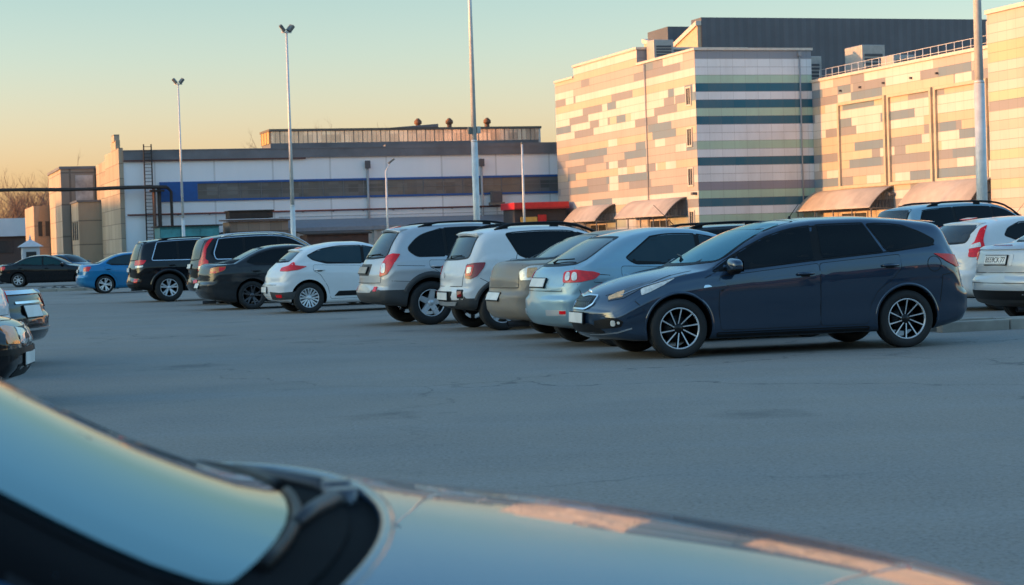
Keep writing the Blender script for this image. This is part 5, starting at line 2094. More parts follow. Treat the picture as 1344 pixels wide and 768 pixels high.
def canopy(a0, b0, b1, proj, zlow, zhigh, n=14):
    """quarter-arched canopy on the left-facing wall at a = a0, projecting to -a"""
    c = MB()
    prof = []
    for i in range(n + 1):
        t = i / n
        prof.append((a0 - proj * t, zlow + (zhigh - zlow) * (1 - t ** 1.75)))
    o = len(c.v)
    for (x, z) in prof:
        for dz in (0, -.05):
            c.v.append(Vector((x, b0, z + dz)))
            c.v.append(Vector((x, b1, z + dz)))
    for i in range(n):
        p, q = o + i * 4, o + (i + 1) * 4
        c.face([p, p + 1, q + 1, q], CANV, True)
        c.face([p + 2, q + 2, q + 3, p + 3], CANV, True)
        c.face([p, q, q + 2, p + 2], CANV)
        c.face([p + 1, p + 3, q + 3, q + 1], CANV)
    c.face([o + n * 4, o + n * 4 + 1, o + n * 4 + 3, o + n * 4 + 2], CANV)
    root = c.build('canopy', mall, recalc=True)
    nb = max(2, int(abs(b1 - b0) / 3.0))

    def zt(x):
        return zlow + (zhigh - zlow) * (1 - min(1, max(0, (a0 - x) / proj)) ** 1.75) - .1
    for k in range(nb + 1):
        t = MB()
        bb = b0 + (b1 - b0) * k / nb
        bb = min(max(bb, min(b0, b1) + .06), max(b0, b1) - .06)
        t.tube([(x, bb, z - .09) for x, z in prof], .045, STL, 6, smooth=False)
        t.tube([(a0 - .05, bb, zlow - .1), (a0 - proj + .05, bb, zlow - .1)], .045, STL, 6)
        m = 7
        for i in range(m):
            xa, xb, xc = (a0 - .05 - (proj - .15) * (i + q) / m for q in (0, .5, 1))
            t.tube([(xa, bb, zlow - .1), (xb, bb, zt(xb)), (xc, bb, zlow - .1)], .025, STL, 5, smooth=False)
        t.tube([(a0 - proj + .2, bb, 0), (a0 - proj + .2, bb, zlow - .1)], .06, STL, 8)
        t.build('canopy_truss', root)
    dr = MB()
    bm_, hw = (b0 + b1) / 2, min(2.2, abs(b1 - b0) * .3)
    dr.box((a0 - .06, bm_ - hw, 0), (a0 - .004, bm_ + hw, zlow - .4), DGL)
    dr.box((a0 - .12, bm_ - hw - .1, 0), (a0 - .0035, bm_ - hw, zlow - .3), FRAME)
    dr.box((a0 - .12, bm_ + hw, 0), (a0 - .0035, bm_ + hw + .1, zlow - .3), FRAME)
    dr.box((a0 - .12, bm_ - hw, zlow - .4), (a0 - .0035, bm_ + hw, zlow - .3), FRAME)
    dr.box((a0 - .10, bm_ - .04, 0), (a0 - .05, bm_ + .04, zlow - .4), FRAME)
    dr.build('entrance_door', mall)
    return root


canopy(0, 2.6, 15.0, 2.2, 3.4, 5.0)
canopy(0, 20.2, 29.5, 2.2, 3.3, 4.9)
canopy(11.3, -.7, -14.1, 2.3, 3.4, 5.1)
canopy(11.3, -18.8, -29.4, 2.3, 3.4, 5.2)
# upper volume in dark ribbed cladding with its lit gable
up_ = MB()
a0, a1, b0, b1, z0, z1 = 10.0, 52.0, 20.9, 23.4, 14.5, 23.2
vs = [(a0, b0, z0), (a1, b0, z0), (a1, b1, z0), (a0, b1, z0), (a0, b0, z1), (a1, b0, z1), (a1, b1, z1), (a0, b1, z1)]
up_.add(vs, [(0, 1, 5, 4), (1, 2, 6, 5), (2, 3, 7, 6), (4, 5, 6, 7), (3, 0, 4, 7)], DARKROOF)
up_.build('roof_block', mall)
GAB = simple('sunlit_gable_cladding', (.52, .40, .28), .6)  # sunlight on the gable is put into this tan
gb = MB()
# stepped gable standing in front of the block's left side
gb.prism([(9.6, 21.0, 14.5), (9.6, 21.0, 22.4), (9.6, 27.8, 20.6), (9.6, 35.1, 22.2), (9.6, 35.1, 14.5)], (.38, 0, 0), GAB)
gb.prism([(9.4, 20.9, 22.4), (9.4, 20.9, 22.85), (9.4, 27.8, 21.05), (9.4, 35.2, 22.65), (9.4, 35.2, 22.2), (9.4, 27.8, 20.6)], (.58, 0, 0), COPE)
gb.build('gable_wall', mall)
gb = MB()
gb.box((10.0, 29.5, 14.5), (24, 35.0, 23.3), DARKROOF)
gb.build('roof_block', mall)
# rooftop machines
HV = simple('galvanised_unit', (.42, .40, .38), .5, .3)
HVD = simple('dark_unit_grille', (.10, .10, .11), .6, .2)


def unit(lo, hi, name='air_handler'):
    b = MB()
    b.box(lo, hi, HV, .05)
    o = b.build(name, mall)
    g = MB()
    x0, y0, z0 = lo
    x1, y1, z1 = hi
    k = 5
    for i in range(k):
        z = z0 + (z1 - z0) * (.2 + .6 * i / k)
        g.box((x0 + .25, y0 - .05, z), (x1 - .25, y0 - .005, z + (z1 - z0) * .07), HVD)
    g.build('grille', o)


unit((11.6, 4.0, 14.8), (14.4, 7.0, 17.6))
unit((15.3, -2.0, 14.8), (17.6, 1.2, 18.0))
unit((14.6, -8.8, 14.8), (16.8, -6.6, 16.4))
unit((13.0, -27.5, 14.8), (14.6, -25.8, 17.2))
unit((.9, 11.4, 17.7), (2.9, 13.2, 19.9), 'roof_plant')
cab = MB()
cab.box((13, 8.0, 14.8), (22, 8.3, 15.4), HV)
cab.box((16, -4.0, 14.8), (24, -3.6, 15.6), HVD)
cab.build('roof_duct', mall)
# roof guard rail
gr_ = MB()
n = 24
for i in range(n + 1):
    b = -29.0 + 28.6 * i / n
    gr_.tube([(11.9, b, 14.8), (11.9, b, 15.9)], .03, POLE, 6)
for z in (15.35, 15.9):
    gr_.tube([(11.9, -29.0, z), (11.9, -.4, z)], .025, POLE, 6)
gr_.build('guard_rail', mall)
for (a, b, z) in ((11.1, -14.2, 4.4), (11.1, -28.6, 4.9), (-.1, .5, 5.2)):
    q = MB()
    q.box((a - .35, b - .22, z - .12), (a + .1, b + .22, z + .12), HVD, .03)
    q.tube([(a - .05, b, z), (a + .2, b, z + .1)], .03, STL, 6)
    q.build('wall_floodlight', mall)
for i, b in enumerate((-5.5, -9.0, -13.0, -17.5, -21.5)):
    q = MB()
    q.box((11.05, b - .07, 13.55), (11.29, b + .07, 13.72), HVD, .02)
    q.build('wall_fitting', mall)

# ------------------------------------------------------------------ white factory, left of the mall
FB = 39.7
FA0, FA1 = -45.0, 14.0
FWHITE = simple('painted_white_panels', (.58, .60, .63), .6, var=.10, vscale=.35)
fac = empty('factory', C0, GRID)
tag(fac, 'long white factory with a blue window band and glazed rooftop lantern', 'building')


def slabmat(name, col, pw, ph, axis, var=.22, stain=.45, joint=.6):
    """concrete panels with dark joints and stains"""
    m, nt, b = nodes(name)
    oc = objco(nt)
    sp = nt.nodes.new('ShaderNodeSeparateXYZ')
    nt.links.new(oc, sp.inputs[0])
    cu = mathn(nt, 'DIVIDE', sp.outputs[axis], pw)
    cz = mathn(nt, 'DIVIDE', sp.outputs[2], ph)
    v = wnoise(nt, mathn(nt, 'FLOOR', cu), mathn(nt, 'FLOOR', cz))
    base = mixc(nt, v, tuple(c * (1 - var) for c in col), tuple(min(1, c * (1 + var)) for c in col))
    st = noise(nt, .5, 6, .7, objco(nt, (1, 1, .2)))
    base = mixc(nt, ramp(nt, st, [(.42, 0.0), (.8, stain)]), base, tuple(c * .45 for c in col))
    j = mathn(nt, 'MAXIMUM', mathn(nt, 'LESS_THAN', mathn(nt, 'FRACT', cu), .03), mathn(nt, 'LESS_THAN', mathn(nt, 'FRACT', cz), .05))
    base = mixc(nt, mathn(nt, 'MULTIPLY', j, joint), base, (.08, .07, .06))
    nt.links.new(base, b.inputs['Base Color'])
    b.inputs['Roughness'].default_value = .85
    bump(nt, b, mathn(nt, 'SUBTRACT', noise(nt, 3, 5, .6, oc), mathn(nt, 'MULTIPLY', j, .6)), .4, .03)
    return m


FPAN = slabmat('white_wall_panels', (.80, .83, .86), 6.0, 30.0, 0, .03, .10, .25)
FCONC = slabmat('tan_concrete_panels', (.40, .33, .25), 3.0, 1.5, 1, .15)
BLUEP = simple('blue_panel', (.008, .085, .30), .5)
wallbox((FA0, FB, 0), (FA1, FB + 40, 11.6), fac, 'wall', dict(front=FPAN, left=FCONC, other=FPAN))
# stepped end wall standing a little proud, higher than the roof
e = MB()
x0, x1 = FA0 - .45, FA0 - .002
for (b0, b1, z) in ((FB - .1, FB + 2.2, 12.1), (FB + 2.2, FB + 6.4, 13.0), (FB + 6.4, FB + 12.5, 12.0), (FB + 12.5, FB + 18.0, 9.9)):
    e.box((x0, b0 + .003, 0), (x1, b1, z), FCONC)
e.box((x0 - .1, FB + 2.5, 12.9), (x1, FB + 4.6, 13.6), FCONC)
e.build('end_wall', fac)
FASC = simple('dark_roof_fascia', (.15, .155, .17), .7, var=.25, vscale=.4)
f = MB()
f.box((FA0, FB - .25, 10.85), (FA1, FB - .003, 11.75), FASC)
f.box((FA0, FB - .30, 11.75), (FA0 + 27, FB + .5, 11.85), FASC)
f.box((FA0 + 27, FB - .28, 11.65), (FA1, FB + .5, 12.05), FASC)
f.box((FA0, FB - .29, 10.7), (FA0 + 18.5, FB - .003, 10.85), simple('rust_red_trim', (.10, .045, .04), .7))
f.build('roof_fascia', fac)
# window band
zb0, zb1 = 6.6, 8.6
f = MB()
f.box((FA0 + 3.5, FB - .14, zb0), (FA0 + 7.3, FB - .003, zb1), BLUEP)
f.box((FA0 + 7.3, FB - .16, zb1 - .22), (FA1, FB - .003, zb1), BLUEP)
f.box((FA0 + 7.3, FB - .16, zb0), (FA1, FB - .003, zb0 + .20), BLUEP)
f.build('blue_band', fac)


def grimy_glow_glass(name, base, warm, metal=0.0):
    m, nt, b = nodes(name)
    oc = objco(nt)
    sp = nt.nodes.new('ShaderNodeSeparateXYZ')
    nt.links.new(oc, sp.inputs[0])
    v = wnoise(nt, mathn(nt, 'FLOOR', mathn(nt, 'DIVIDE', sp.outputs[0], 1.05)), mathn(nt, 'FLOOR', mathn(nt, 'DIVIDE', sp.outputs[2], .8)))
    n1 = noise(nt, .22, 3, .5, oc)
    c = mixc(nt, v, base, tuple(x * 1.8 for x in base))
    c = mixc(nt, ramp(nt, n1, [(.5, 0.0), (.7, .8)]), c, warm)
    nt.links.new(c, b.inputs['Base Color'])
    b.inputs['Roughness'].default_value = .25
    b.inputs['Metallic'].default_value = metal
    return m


FGL = grimy_glow_glass('grimy_strip_glass', (.085, .088, .09), (.17, .15, .125))
nw = 24
wa = (FA1 - FA0 - 7.3) / nw
for i in range(nw):
    x0 = FA0 + 7.3 + wa * i
    f = MB()
    f.box((x0, FB - .10, zb0 + .20), (x0 + .07, FB - .003, zb1 - .22), simple('grey_mullion', (.16, .16, .17), .6))
    f.box((x0 + .07, FB - .09, zb0 + 1.02), (x0 + wa, FB - .003, zb0 + 1.07), simple('grey_mullion', (.16, .16, .17), .6))
    w = f.build('window', fac)
    g = MB()
    g.box((x0 + .07, FB - .05, zb0 + .20), (x0 + wa, FB - .003, zb0 + 1.02), FGL)
    g.box((x0 + .07, FB - .05, zb0 + 1.07), (x0 + wa, FB - .003, zb1 - .22), FGL)
    g.build('pane', w)
RUST = simple('red_brown_pipe_paint', (.11, .035, .03), .6)
f = MB()
f.tube([(FA0 + .2, FB - .30, 5.35), (FA1, FB - .30, 5.35)], .09, RUST, 8)
f.tube([(FA0 + 15.5, FB - .35, 4.75), (FA1, FB - .35, 4.75)], .04, PIPE, 6)
for i in range(18):
    x = FA0 + 2 + i * 3.2
    f.box((x, FB - .33, 5.2), (x + .08, FB - .003, 5.27), STL)
f.build('heating_pipe', fac)
for x in (FA0 + 25, FA0 + 37.4):
    f = MB()
    f.tube([(x, FB - .22, .2), (x, FB - .22, 10.3)], .13, PIPE, 8)
    f.box((x - .28, FB - .5, 9.6), (x + .28, FB - .26, 10.4), HVD, .04)
    f.build('downpipe', fac)
# long lean-to roof and its wall
f = MB()
f.prism([(FA0 + 16, FB - .003, 4.45), (FA0 + 16, FB - 2.2, 3.6), (FA0 + 16, FB - 2.2, 3.2), (FA0 + 16, FB - .003, 3.2)], (FA1 - FA0 - 16, 0, 0), simple('blue_grey_sheet_roof', (.22, .25, .29), .5, .2))
f.build('lean_to_roof', fac)
f = MB()
f.box((FA0 + 16, FB - 1.9, 0), (FA1, FB - .004, 3.2), simple('pale_plaster', (.42, .41, .38), .8))
for i in range(10):
    x = FA0 + 17 + i * 4.0
    f.box((x, FB - 2.05, 0), (x + .35, FB - 1.903, 3.2), simple('pale_plaster', (.42, .41, .38), .8))
f.box((FA0 + 31, FB - 1.98, 0), (FA0 + 35.5, FB - 1.905, 3.0), simple('navy_shutter', (.02, .03, .06), .6))
f.build('lean_to_wall', fac)
# rooftop lantern
b0, b1 = FB + 7, FB + 12
la0, la1 = FA0 + 16.3, FA0 + 46.4
lt = MB()
lt.box((la0, b0, 11.55), (la1, b1, 12.75), FASC)
lt.box((la0 - .15, b0 - .2, 14.0), (la1 + .3, b1 + .2, 14.25), simple('lantern_roof', (.14, .12, .10), .8))
lt.box((la1, b0 - .1, 11.55), (la1 + .2, b0 + .2, 14.0), POLE)
lt.prism([(la0 + 13, b0 - .25, 14.25), (la0 + 18.5, b0 - .25, 14.25), (la0 + 18.5, b0 - .25, 14.62)], (0, 3, 0), FASC)
ltn = lt.build('roof_lantern', fac)
LGL = grimy_glow_glass('lantern_glow_glass', (.60, .47, .39), (.90, .70, .57), .8)  # peach sunset glow of the panes is put into this metallic base colour
LFR = simple('lantern_frame', (.26, .20, .16), .7)
nl = 30
wl = (la1 - la0) / nl
for i in range(nl):
    x0 = la0 + wl * i
    g = MB()
    lean_ = .0
    g.box((x0 + .09, b0 + .02, 12.75), (x0 + wl, b0 + .12, 14.0), LGL)
    p_ = g.build('lantern_pane', ltn)
    g = MB()
    g.box((x0, b0 - .01, 12.75), (x0 + .09, b0 + .14, 14.0), LFR)
    g.box((x0 + .09 + wl * .45, b0 - .0, 12.75), (x0 + .12 + wl * .45, b0 + .015, 14.0), LFR)
    g.build('frame', p_)
g = MB()
g.box((la0 - .08, b0 + .1, 12.75), (la0, b1, 14.0), simple('lantern_end_board', (.50, .32, .12), .7))
for i in range(4):
    g.box((la0 - .13, b0 + .1 + i * 1.5, 12.75), (la0 - .082, b0 + .22 + i * 1.5, 14.0), LFR)
g.build('lantern_end', ltn)
COP = simple('rusty_vent_metal', (.20, .10, .06), .7, .3)
for x in (FA0 + 33.4, FA0 + 37.0, FA0 + 41.4):
    g = MB()
    yv = b0 + 3
    for z0, z1, r0, r1 in ((14.2, 14.75, .26, .26), (14.75, 14.85, .26, .42), (14.85, 15.15, .42, .42), (15.15, 15.45, .42, .12)):
        g.tube([(x, yv, z0), (x, yv, z1)], [r0, r1], COP, 14)
    g.build('roof_vent', fac)
# dark unit and red fascia canopy at the right end
g = MB()
xx = FA0 + 38.2
g.box((xx, FB - 1.0, 5.75), (xx + 1.2, FB - .45, 6.9), HVD, .05)
g.box((xx - .2, FB - 1.2, 5.45), (xx + 1.4, FB - .45, 5.75), STL)
g.build('extractor_unit', fac)
kiosk = empty('shop_front', C0, GRID)
tag(kiosk, 'low shop front with a red fascia board and yellow notices beside the mall', 'kiosk')
REDP = simple('red_fascia', (.55, .02, .03), .4)
kx0, kx1, kb = FA0 + 38.5, FA0 + 44.5, FB - 7
g = MB()
g.box((kx0 + .3, kb + .3, 0), (kx1, kb + 4.0, 4.8), simple('dark_shop_wall', (.06, .06, .07), .6))
g.build('wall', kiosk)
g = MB()
g.box((kx0, kb - .6, 4.8), (kx1, kb + 4.0, 5.5), REDP, .04)
g.prism([(kx0 - .01, kb - .62, 4.8), (kx1 + .02, kb - .62, 4.8), (kx1 + .02, kb - .62, 4.98), (kx0 - .01, kb - .62, 4.9)], (0, .015, 0), simple('red_fascia_dark', (.30, .01, .02), .4))
g.build('fascia', kiosk)
g = MB()
for i in range(3):
    g.box((kx0 + 1 + i * 2.1, kb + .22, .9), (kx0 + 2.9 + i * 2.1, kb + .297, 3.6), DGL)
g.build('shop_window', kiosk)
g = MB()
YEL = simple('yellow_board', (.65, .42, .10), .5)
g.box((kx0 + .8, kb - .2, 2.9), (kx0 + 2.6, kb - .12, 4.0), YEL)
g.box((kx0 + 2.7, kb - .2, 3.3), (kx0 + 3.6, kb - .12, 4.2), REDP)
for x in (kx0 + .9, kx0 + 2.4, kx0 + 3.4):
    g.box((x, kb - .118, 0), (x + .07, kb - .05, 4.1), STL)
g.build('notice_board', kiosk)
# ladder mast and overhead heating pipe
LAD = simple('dark_oxidised_steel', (.045, .035, .03), .8, .2)
mast = empty('ladder', C0, GRID)
tag(mast, 'dark steel ladder standing against the left end of the white factory', 'ladder')
g = MB()
xl = FA0 + 2.0
for dx in (0, .75):
    g.tube([(xl + dx, FB - .55, 0), (xl + dx, FB - .55, 12.4)], .075, LAD, 6)
g.build('stile', mast)
g = MB()
for i in range(34):
    g.tube([(xl, FB - .55, .6 + i * .35), (xl + .75, FB - .55, .6 + i * .35)], .03, LAD, 5)
g.build('rung', mast)
pr = empty('overhead_pipe', C0, GRID)
tag(pr, 'dark lagged pipe run crossing overhead from the left edge to the factory', 'pipeline')
g = MB()
xp = FA0 + 2.9
g.tube([(xp + .4, FB - 1.1, 0), (xp + .4, FB - 1.1, 8.2)], .20, LAD, 10)
g.tube([(xp - .1, FB - 1.1, 0), (xp - .1, FB - 1.1, 8.2)], .14, simple('rust_brown_steel', (.13, .065, .045), .8), 10)
g.box((xp - .5, FB - 1.5, 7.6), (xp + .9, FB - .7, 7.8), LAD)
for k in range(3):
    xq = xp - 24 - 26 * k
    g.tube([(xq, FB - 1.1, 0), (xq, FB - 1.1, 7.6)], .16, LAD, 8)
g.build('trestle', pr)
g = MB()
rng = random.Random(5)
for dz, dy, r in ((0, 0, .18), (-.05, -.45, .12)):
    pts = []
    rs = []
    for i in range(61):
        x = xp + 1.2 - 80 * i / 60
        pts.append((x, FB - 1.1 + dy, 8.05 + dz + .05 * math.sin(i * .7) - .0))
        rs.append(r * rng.uniform(.88, 1.12))
    g.tube(pts, rs, LAD, 10)
pts = [(xp + 1.2, FB - 1.1, 8.05), (xp + 1.6, FB - 1.1, 7.6), (xp + 1.6, FB - 1.1, 3.2), (xp + 1.2, FB - 1.1, 2.6), (xp + .6, FB - 1.1, 2.0)]
g.tube(pts, [.16, .15, .15, .12, .10], LAD, 10)
pts = [(xp + 1.6, FB - 1.0, 3.6), (xp + 1.9, FB - .6, 3.25), (xp + 6, FB - .6, 3.2), (xp + 11, FB - .6, 3.5), (xp + 15, FB - .6, 3.7)]
g.tube(pts, .15, LAD, 8)
g.build('pipe', pr)
# sheds and containers in front of the factory
TEAL = ribbed('teal_sheet', (.03, .20, .24), .45)


def shed(name, label, lo, hi, mat, roofmat, over=.25, slope=.25, cat='shed', ribs=True):
    r = empty(name, C0, GRID)
    tag(r, label, cat)
    x0, y0, z0 = lo
    x1, y1, z1 = hi
    b = MB()
    b.box(lo, hi, mat, .02)
    b.build('wall', r)
    q = MB()
    q.prism([(x0 - over, y0 - over, z1), (x0 - over, y1 + over, z1 + slope), (x0 - over, y1 + over, z1 + slope + .12), (x0 - over, y0 - over, z1 + .12)], (x1 - x0 + 2 * over, 0, 0), roofmat)
    q.build('roof', r)
    return r


sh = shed('garage', 'teal sheet metal garage before the white factory, behind the first lamp post', (FA0 + 2.2, FB - 9, 0), (FA0 + 7.9, FB - 5, 3.95), TEAL, LAD, .3, -.0)
g = MB()
for i in range(3):
    x = FA0 + 2.3 + i * 1.88
    g.box((x, FB - 9.06, .1), (x + 1.8, FB - 9.002, 3.7), simple('teal_door', (.05, .27, .30), .5, var=.3, vscale=1.1), .01)
g.build('door', sh)
BRICK = slabmat('brown_brick', (.20, .14, .11), .5, .16, 0, .25)
shed('container', 'brown flat roofed hut with dark roof edge right of the teal garage', (FA0 + 9.1, FB - 8, 0), (FA0 + 14.9, FB - 4, 4.3), slabmat('tan_boarding', (.27, .20, .155), 1.1, 3.2, 0, .2), simple('rusty_sheet', (.12, .075, .06), .8), .35, .15, 'hut')
g = shed('storage_box', 'dark slatted crate on the roof of the brown hut', (FA0 + 9.3, FB - 7.0, 4.62), (FA0 + 13.6, FB - 4.6, 5.3), simple('dark_timber', (.045, .035, .03), .85, var=.4, vscale=2), LAD, .12, 0, 'crate')
shed('container', 'low rust brown container with dark sheet roof right of the second lamp post', (FA0 + 15.9, FB - 12, 0), (FA0 + 22.0, FB - 8.5, 2.75), simple('rust_container', (.085, .045, .035), .8, var=.3, vscale=1.5), LAD, .3, .3, 'container')

# ------------------------------------------------------------------ far left: concrete tower, annexes, low buildings, kiosk
tow = empty('concrete_tower', C0, GRID)
tag(tow, 'square grey brown concrete tower left of the white factory', 'tower')
TWM = slabmat('tower_render', (.27, .235, .20), 8.0, 3.6, 0, .10)
TWL = slabmat('tower_side', (.42, .35, .27), 3.0, 1.8, 1, .10)
ta0, ta1, tb0 = -48.9, -45.1, FB + 27
wallbox((ta0, tb0, 0), (ta1, tb0 + 17, 11.3), tow, 'wall', dict(front=TWM, left=TWL))
g = MB()
g.box((ta0 - .15, tb0 - .15, 11.3), (ta1 + .15, tb0 + 17.15, 11.6), FASC)
g.build('coping', tow)
g = MB()
g.box((ta0 + 1.6, tb0 - .06, 5.6), (ta1 - .25, tb0 - .003, 10.6), simple('patched_render', (.40, .40, .40), .9, var=.4, vscale=.8))
g.build('patched_render', tow)
ann = empty('annexe', C0, GRID)
tag(ann, 'low tan concrete annexe between the tower and the white factory', 'building')
TAN = slabmat('annexe_render', (.42, .33, .24), 4.0, 2.6, 1, .12)
wallbox((-47.9, FB + 18.2, 0), (-45.1, FB + 26.5, 7.3), ann, 'wall', dict(front=TAN, left=TAN))
g = MB()
g.box((-48.05, FB + 18.05, 7.3), (-45.0, FB + 26.6, 7.5), FASC)
g.build('coping', ann)
for i in range(3):
    f = MB()
    f.box((-47.96, FB + 19.2 + i * 2.4, 3.2), (-47.903, FB + 20.4 + i * 2.4, 5.2), DGL)
    f.build('window', ann)
ann2 = empty('annexe', C0, GRID)
tag(ann2, 'tan two storey annexe left of the concrete tower', 'building')
wallbox((-50.8, FB + 44.3, 0), (-47.0, FB + 60, 7.7), ann2, 'wall', dict(front=TAN, left=TAN))
for i in range(2):
    f = MB()
    f.box((-50.3 + i * .85, FB + 44.24, 4.0), (-49.85 + i * .85, FB + 44.297, 5.8), DGL)
    f.build('window', ann2)
low = empty('low_building', C0, GRID)
tag(low, 'long low white and brown building at the far left below bare trees', 'building')
wallbox((-92, FB + 70, 0), (-48.6, FB + 90, 4.4), low, 'wall', dict(front=simple('dark_brown_cladding', (.09, .055, .045), .7), left=TAN))
g = MB()
g.box((-92, FB + 69.4, 4.4), (-50.0, FB + 90, 6.8), FWHITE)
g.box((-50.0, FB + 69.5, 4.4), (-48.5, FB + 90, 5.9), simple('grey_fascia', (.16, .17, .19), .7))
g.build('upper_storey', low)
for i in range(8):
    f = MB()
    f.box((-86 + i * 4.6, FB + 69.9, 2.2), (-84 + i * 4.6, FB + 69.99, 3.8), DGL)
    f.build('window', low)
ks = empty('kiosk', C0 + E1 * -54.2 + E2 * (FB + 2) + Vector((0, 0, 0)), GRID)
tag(ks, 'small white kiosk with hipped roof and finial behind the black saloon', 'kiosk')
g = MB()
g.box((-.85, -.85, 0), (.85, .85, 2.5), FWHITE, .03)
g.build('wall', ks)
g = MB()
g.add([(-1.2, -1.2, 2.5), (1.2, -1.2, 2.5), (1.2, 1.2, 2.5), (-1.2, 1.2, 2.5), (-.15, -.15, 3.2), (.15, -.15, 3.2), (.15, .15, 3.2), (-.15, .15, 3.2)],
      [(0, 1, 5, 4), (1, 2, 6, 5), (2, 3, 7, 6), (3, 0, 4, 7), (4, 5, 6, 7), (3, 2, 1, 0)], simple('white_sheet_roof', (.55, .56, .58), .5))
g.tube([(0, 0, 3.2), (0, 0, 3.7)], [.13, .04], FWHITE, 8)
g.build('roof', ks)
g = MB()
g.box((-.5, -.9, 1.0), (.5, -.853, 2.0), DGL)
g.build('window', ks)


# ------------------------------------------------------------------ bare trees
BARK = simple('grey_bark', (.16, .115, .09), .9, var=.3, vscale=6)
TWIG = simple('twig_brown', (.15, .095, .075), .9, var=.3, vscale=6)


def bare_tree(label, base, h, seed, dense=1.0, group='bare trees beyond the lot'):
    rg = random.Random(seed)
    r = empty('bare_tree', base)
    tag(r, label, 'tree', group)
    tr, cr = MB(), MB()

    def grow(p, d, ln, rad, lv):
        pts = [p]
        q = p
        dd = d
        n = 4
        for i in range(n):
            dd = (dd + Vector((rg.gauss(0, .13), rg.gauss(0, .13), rg.gauss(.03, .08)))).normalized()
            q = q + dd * ln / n
            pts.append(q)
        mbx = tr if lv < 1 else cr
        mbx.tube(pts, [rad * (1 - .55 * i / n) for i in range(n + 1)], BARK if lv < 2 else TWIG, 5 if lv < 2 else 3, caps=False)
        if lv >= 4:
            return
        k = (rg.randint(5, 7) if lv == 0 else rg.randint(3, 5))
        for i in range(k):
            t = rg.uniform(.35 if lv == 0 else .25, 1)
            j = min(n - 1, int(t * n))
            b = pts[j].lerp(pts[j + 1], t * n - j)
            ax = Vector((rg.gauss(0, 1), rg.gauss(0, 1), 0)).normalized()
            nd = (dd * rg.uniform(.55, 1.0) + ax * rg.uniform(.45, .95) + Vector((0, 0, .25))).normalized()
            grow(b, nd, ln * rg.uniform(.48, .68), rad * .42, lv + 1)
    grow(Vector((0, 0, 0)), Vector((0, 0, 1)), h * .55, h * .018, 0)
    tr.build('trunk', r)
    cr.build('crown', r)
    return r


names = ['leaning', 'broad', 'slim', 'forked', 'tall', 'ragged', 'low', 'dense']
rng = random.Random(21)
for i in range(17):
    px = -8 + i * 4.9 + rng.uniform(-1.5, 1.5)
    p = at(px, 335, 300 + rng.uniform(-25, 25))
    bare_tree('bare brown winter tree in the line behind the low building at far left', (p.x, p.y, 0), rng.uniform(11, 14.5), 100 + i)
for i, (px, h) in enumerate(((396, 18.5), (470, 19), (520, 20), (534, 18.8), (632, 19), (712, 17.5), (88, 14), (100, 15))):
    p = at(px, 330, 262 + 6 * (i % 3))
    bare_tree('bare tree whose thin top shows over the factory roof' if i < 6 else 'bare tree top showing over the concrete tower', (p.x, p.y, 0), h, 300 + i, group='bare tree tops over the roofs')

# ------------------------------------------------------------------ unseen hall added left of the lot to keep low sun off the asphalt
hall = empty('shade_hall', (-80, 0, 0), R(7))
tag(hall, 'long brown hall added left of the lot, unseen, to shade the asphalt', 'building')
HM = slabmat('hall_panels', (.32, .26, .21), 6.0, 2.4, 1, .12)
g = MB()
g.box((-24, -110, 0), (0, 215, 12.4), HM)
g.build('wall', hall)
g = MB()
g.prism([(.3, -110.3, 12.4), (-12, -110.3, 13.4), (-24.3, -110.3, 12.4)], (0, 325.6, 0), FASC)
g.build('roof', hall)
for i in range(26):
    g = MB()
    g.box((.003, -104 + i * 12, 5.0), (.08, -97 + i * 12, 8.0), DGL)
    g.build('window', hall)

# the depot is added behind the camera, unseen, for car sides to mirror
backdrop = empty('backdrop', E2 * -34 + E1 * 4, GRID)
tag(backdrop, 'long plain depot building added behind the viewpoint, unseen, for car sides to mirror', 'building')
g = MB()
g.box((-55, -26, 0), (70, 0, 10.5), slabmat('backdrop_panels', (.30, .21, .15), 6.0, 3.5, 0, .15))
g.build('wall', backdrop)
g = MB()
g.box((-55.3, -26.3, 10.5), (70.3, .3, 11.1), FASC)
g.build('roof', backdrop)
for i in range(20):
    g = MB()
    g.box((-53 + i * 6.1, .003, 5.2), (-49 + i * 6.1, .08, 8.2), DGL)
    g.build('window', backdrop)
    g = MB()
    g.box((-52.5 + i * 6.1, .003, 0), (-49.5 + i * 6.1, .06, 3.6), FASC if i % 3 else GAB)
    g.build('gate', backdrop)

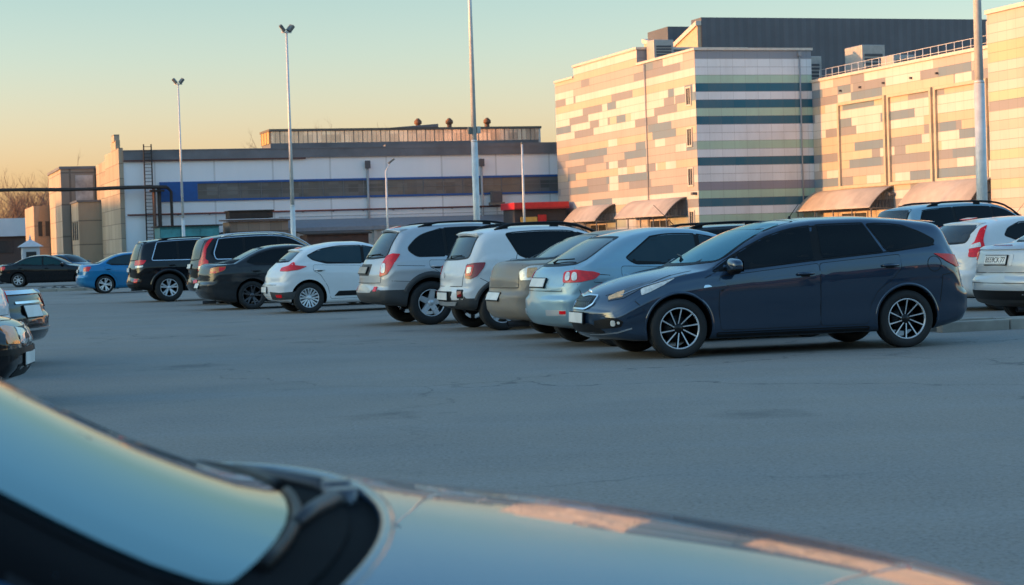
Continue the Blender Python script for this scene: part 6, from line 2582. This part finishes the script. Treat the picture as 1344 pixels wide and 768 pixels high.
for i, a in enumerate((-20, -2, 14, 30, 46, 60)):  # blocks added so their sunlit left faces give the cars warm reflections
    g = MB()
    hh = (7.5, 9.0, 6.5)[i % 3]
    g.box((a, .004, 0), (a + 7, 7, hh), TAN)
    g.box((a - .2, .2, hh), (a + 7.2, 7.2, hh + .35), FASC)
    g.build('mirror_block', backdrop)

# ------------------------------------------------------------------ light
SUN_EL, SUN_OFF = 5.0, 8.0
trav = (E1 * math.cos(R(SUN_OFF)) - E2 * math.sin(R(SUN_OFF))).normalized()
d = Vector((trav.x * math.cos(R(SUN_EL)), trav.y * math.cos(R(SUN_EL)), -math.sin(R(SUN_EL))))
sd = bpy.data.lights.new('sun', 'SUN')
sd.energy = 2.0
sd.angle = R(1.4)
sd.color = (1.0, .42, .13)
so = bpy.data.objects.new('sun', sd)
COL.objects.link(so)
so.rotation_euler = d.to_track_quat('-Z', 'Y').to_euler()
so.location = (-30, -20, 60)
w = bpy.data.worlds.new('World')
scene.world = w
w.use_nodes = True
nt = w.node_tree
bg = nt.nodes['Background']
sky = nt.nodes.new('ShaderNodeTexSky')
sky.sky_type = 'NISHITA'
sky.sun_disc = False
sky.sun_elevation = R(SUN_EL)
to = -d
# Nishita: rotation 0 = +Y, clockwise seen from above
sky.sun_rotation = math.atan2(to.x, to.y)
sky.air_density = 1.0
sky.dust_density = 1.6
sky.ozone_density = 1.5
geo = nt.nodes.new('ShaderNodeTexCoord')
sx = nt.nodes.new('ShaderNodeSeparateXYZ')
nt.links.new(geo.outputs['Generated'], sx.inputs[0])
tint = ramp(nt, sx.outputs[2], [(0.0, (.80, .57, .66)), (.05, (.69, .56, .66)), (.10, (.55, .545, .61)), (.16, (.42, .49, .50)), (.35, (.56, .76, .88)), (1.0, (.64, .86, 1.0))])
sky_col = mixc(nt, 1.0, sky.outputs[0], (1.5, 1.5, 1.5), 'MULTIPLY')
nt.links.new(mixc(nt, 1.0, sky_col, tint, 'MULTIPLY'), bg.inputs['Color'])
bg.inputs['Strength'].default_value = .15
scene.view_settings.view_transform = 'Standard'
scene.view_settings.look = 'None'
scene.view_settings.exposure = 1.78
scene.view_settings.gamma = 1.0
scene.render.engine = 'CYCLES'
scene.cycles.use_denoising = True
scene.cycles.max_bounces = 6
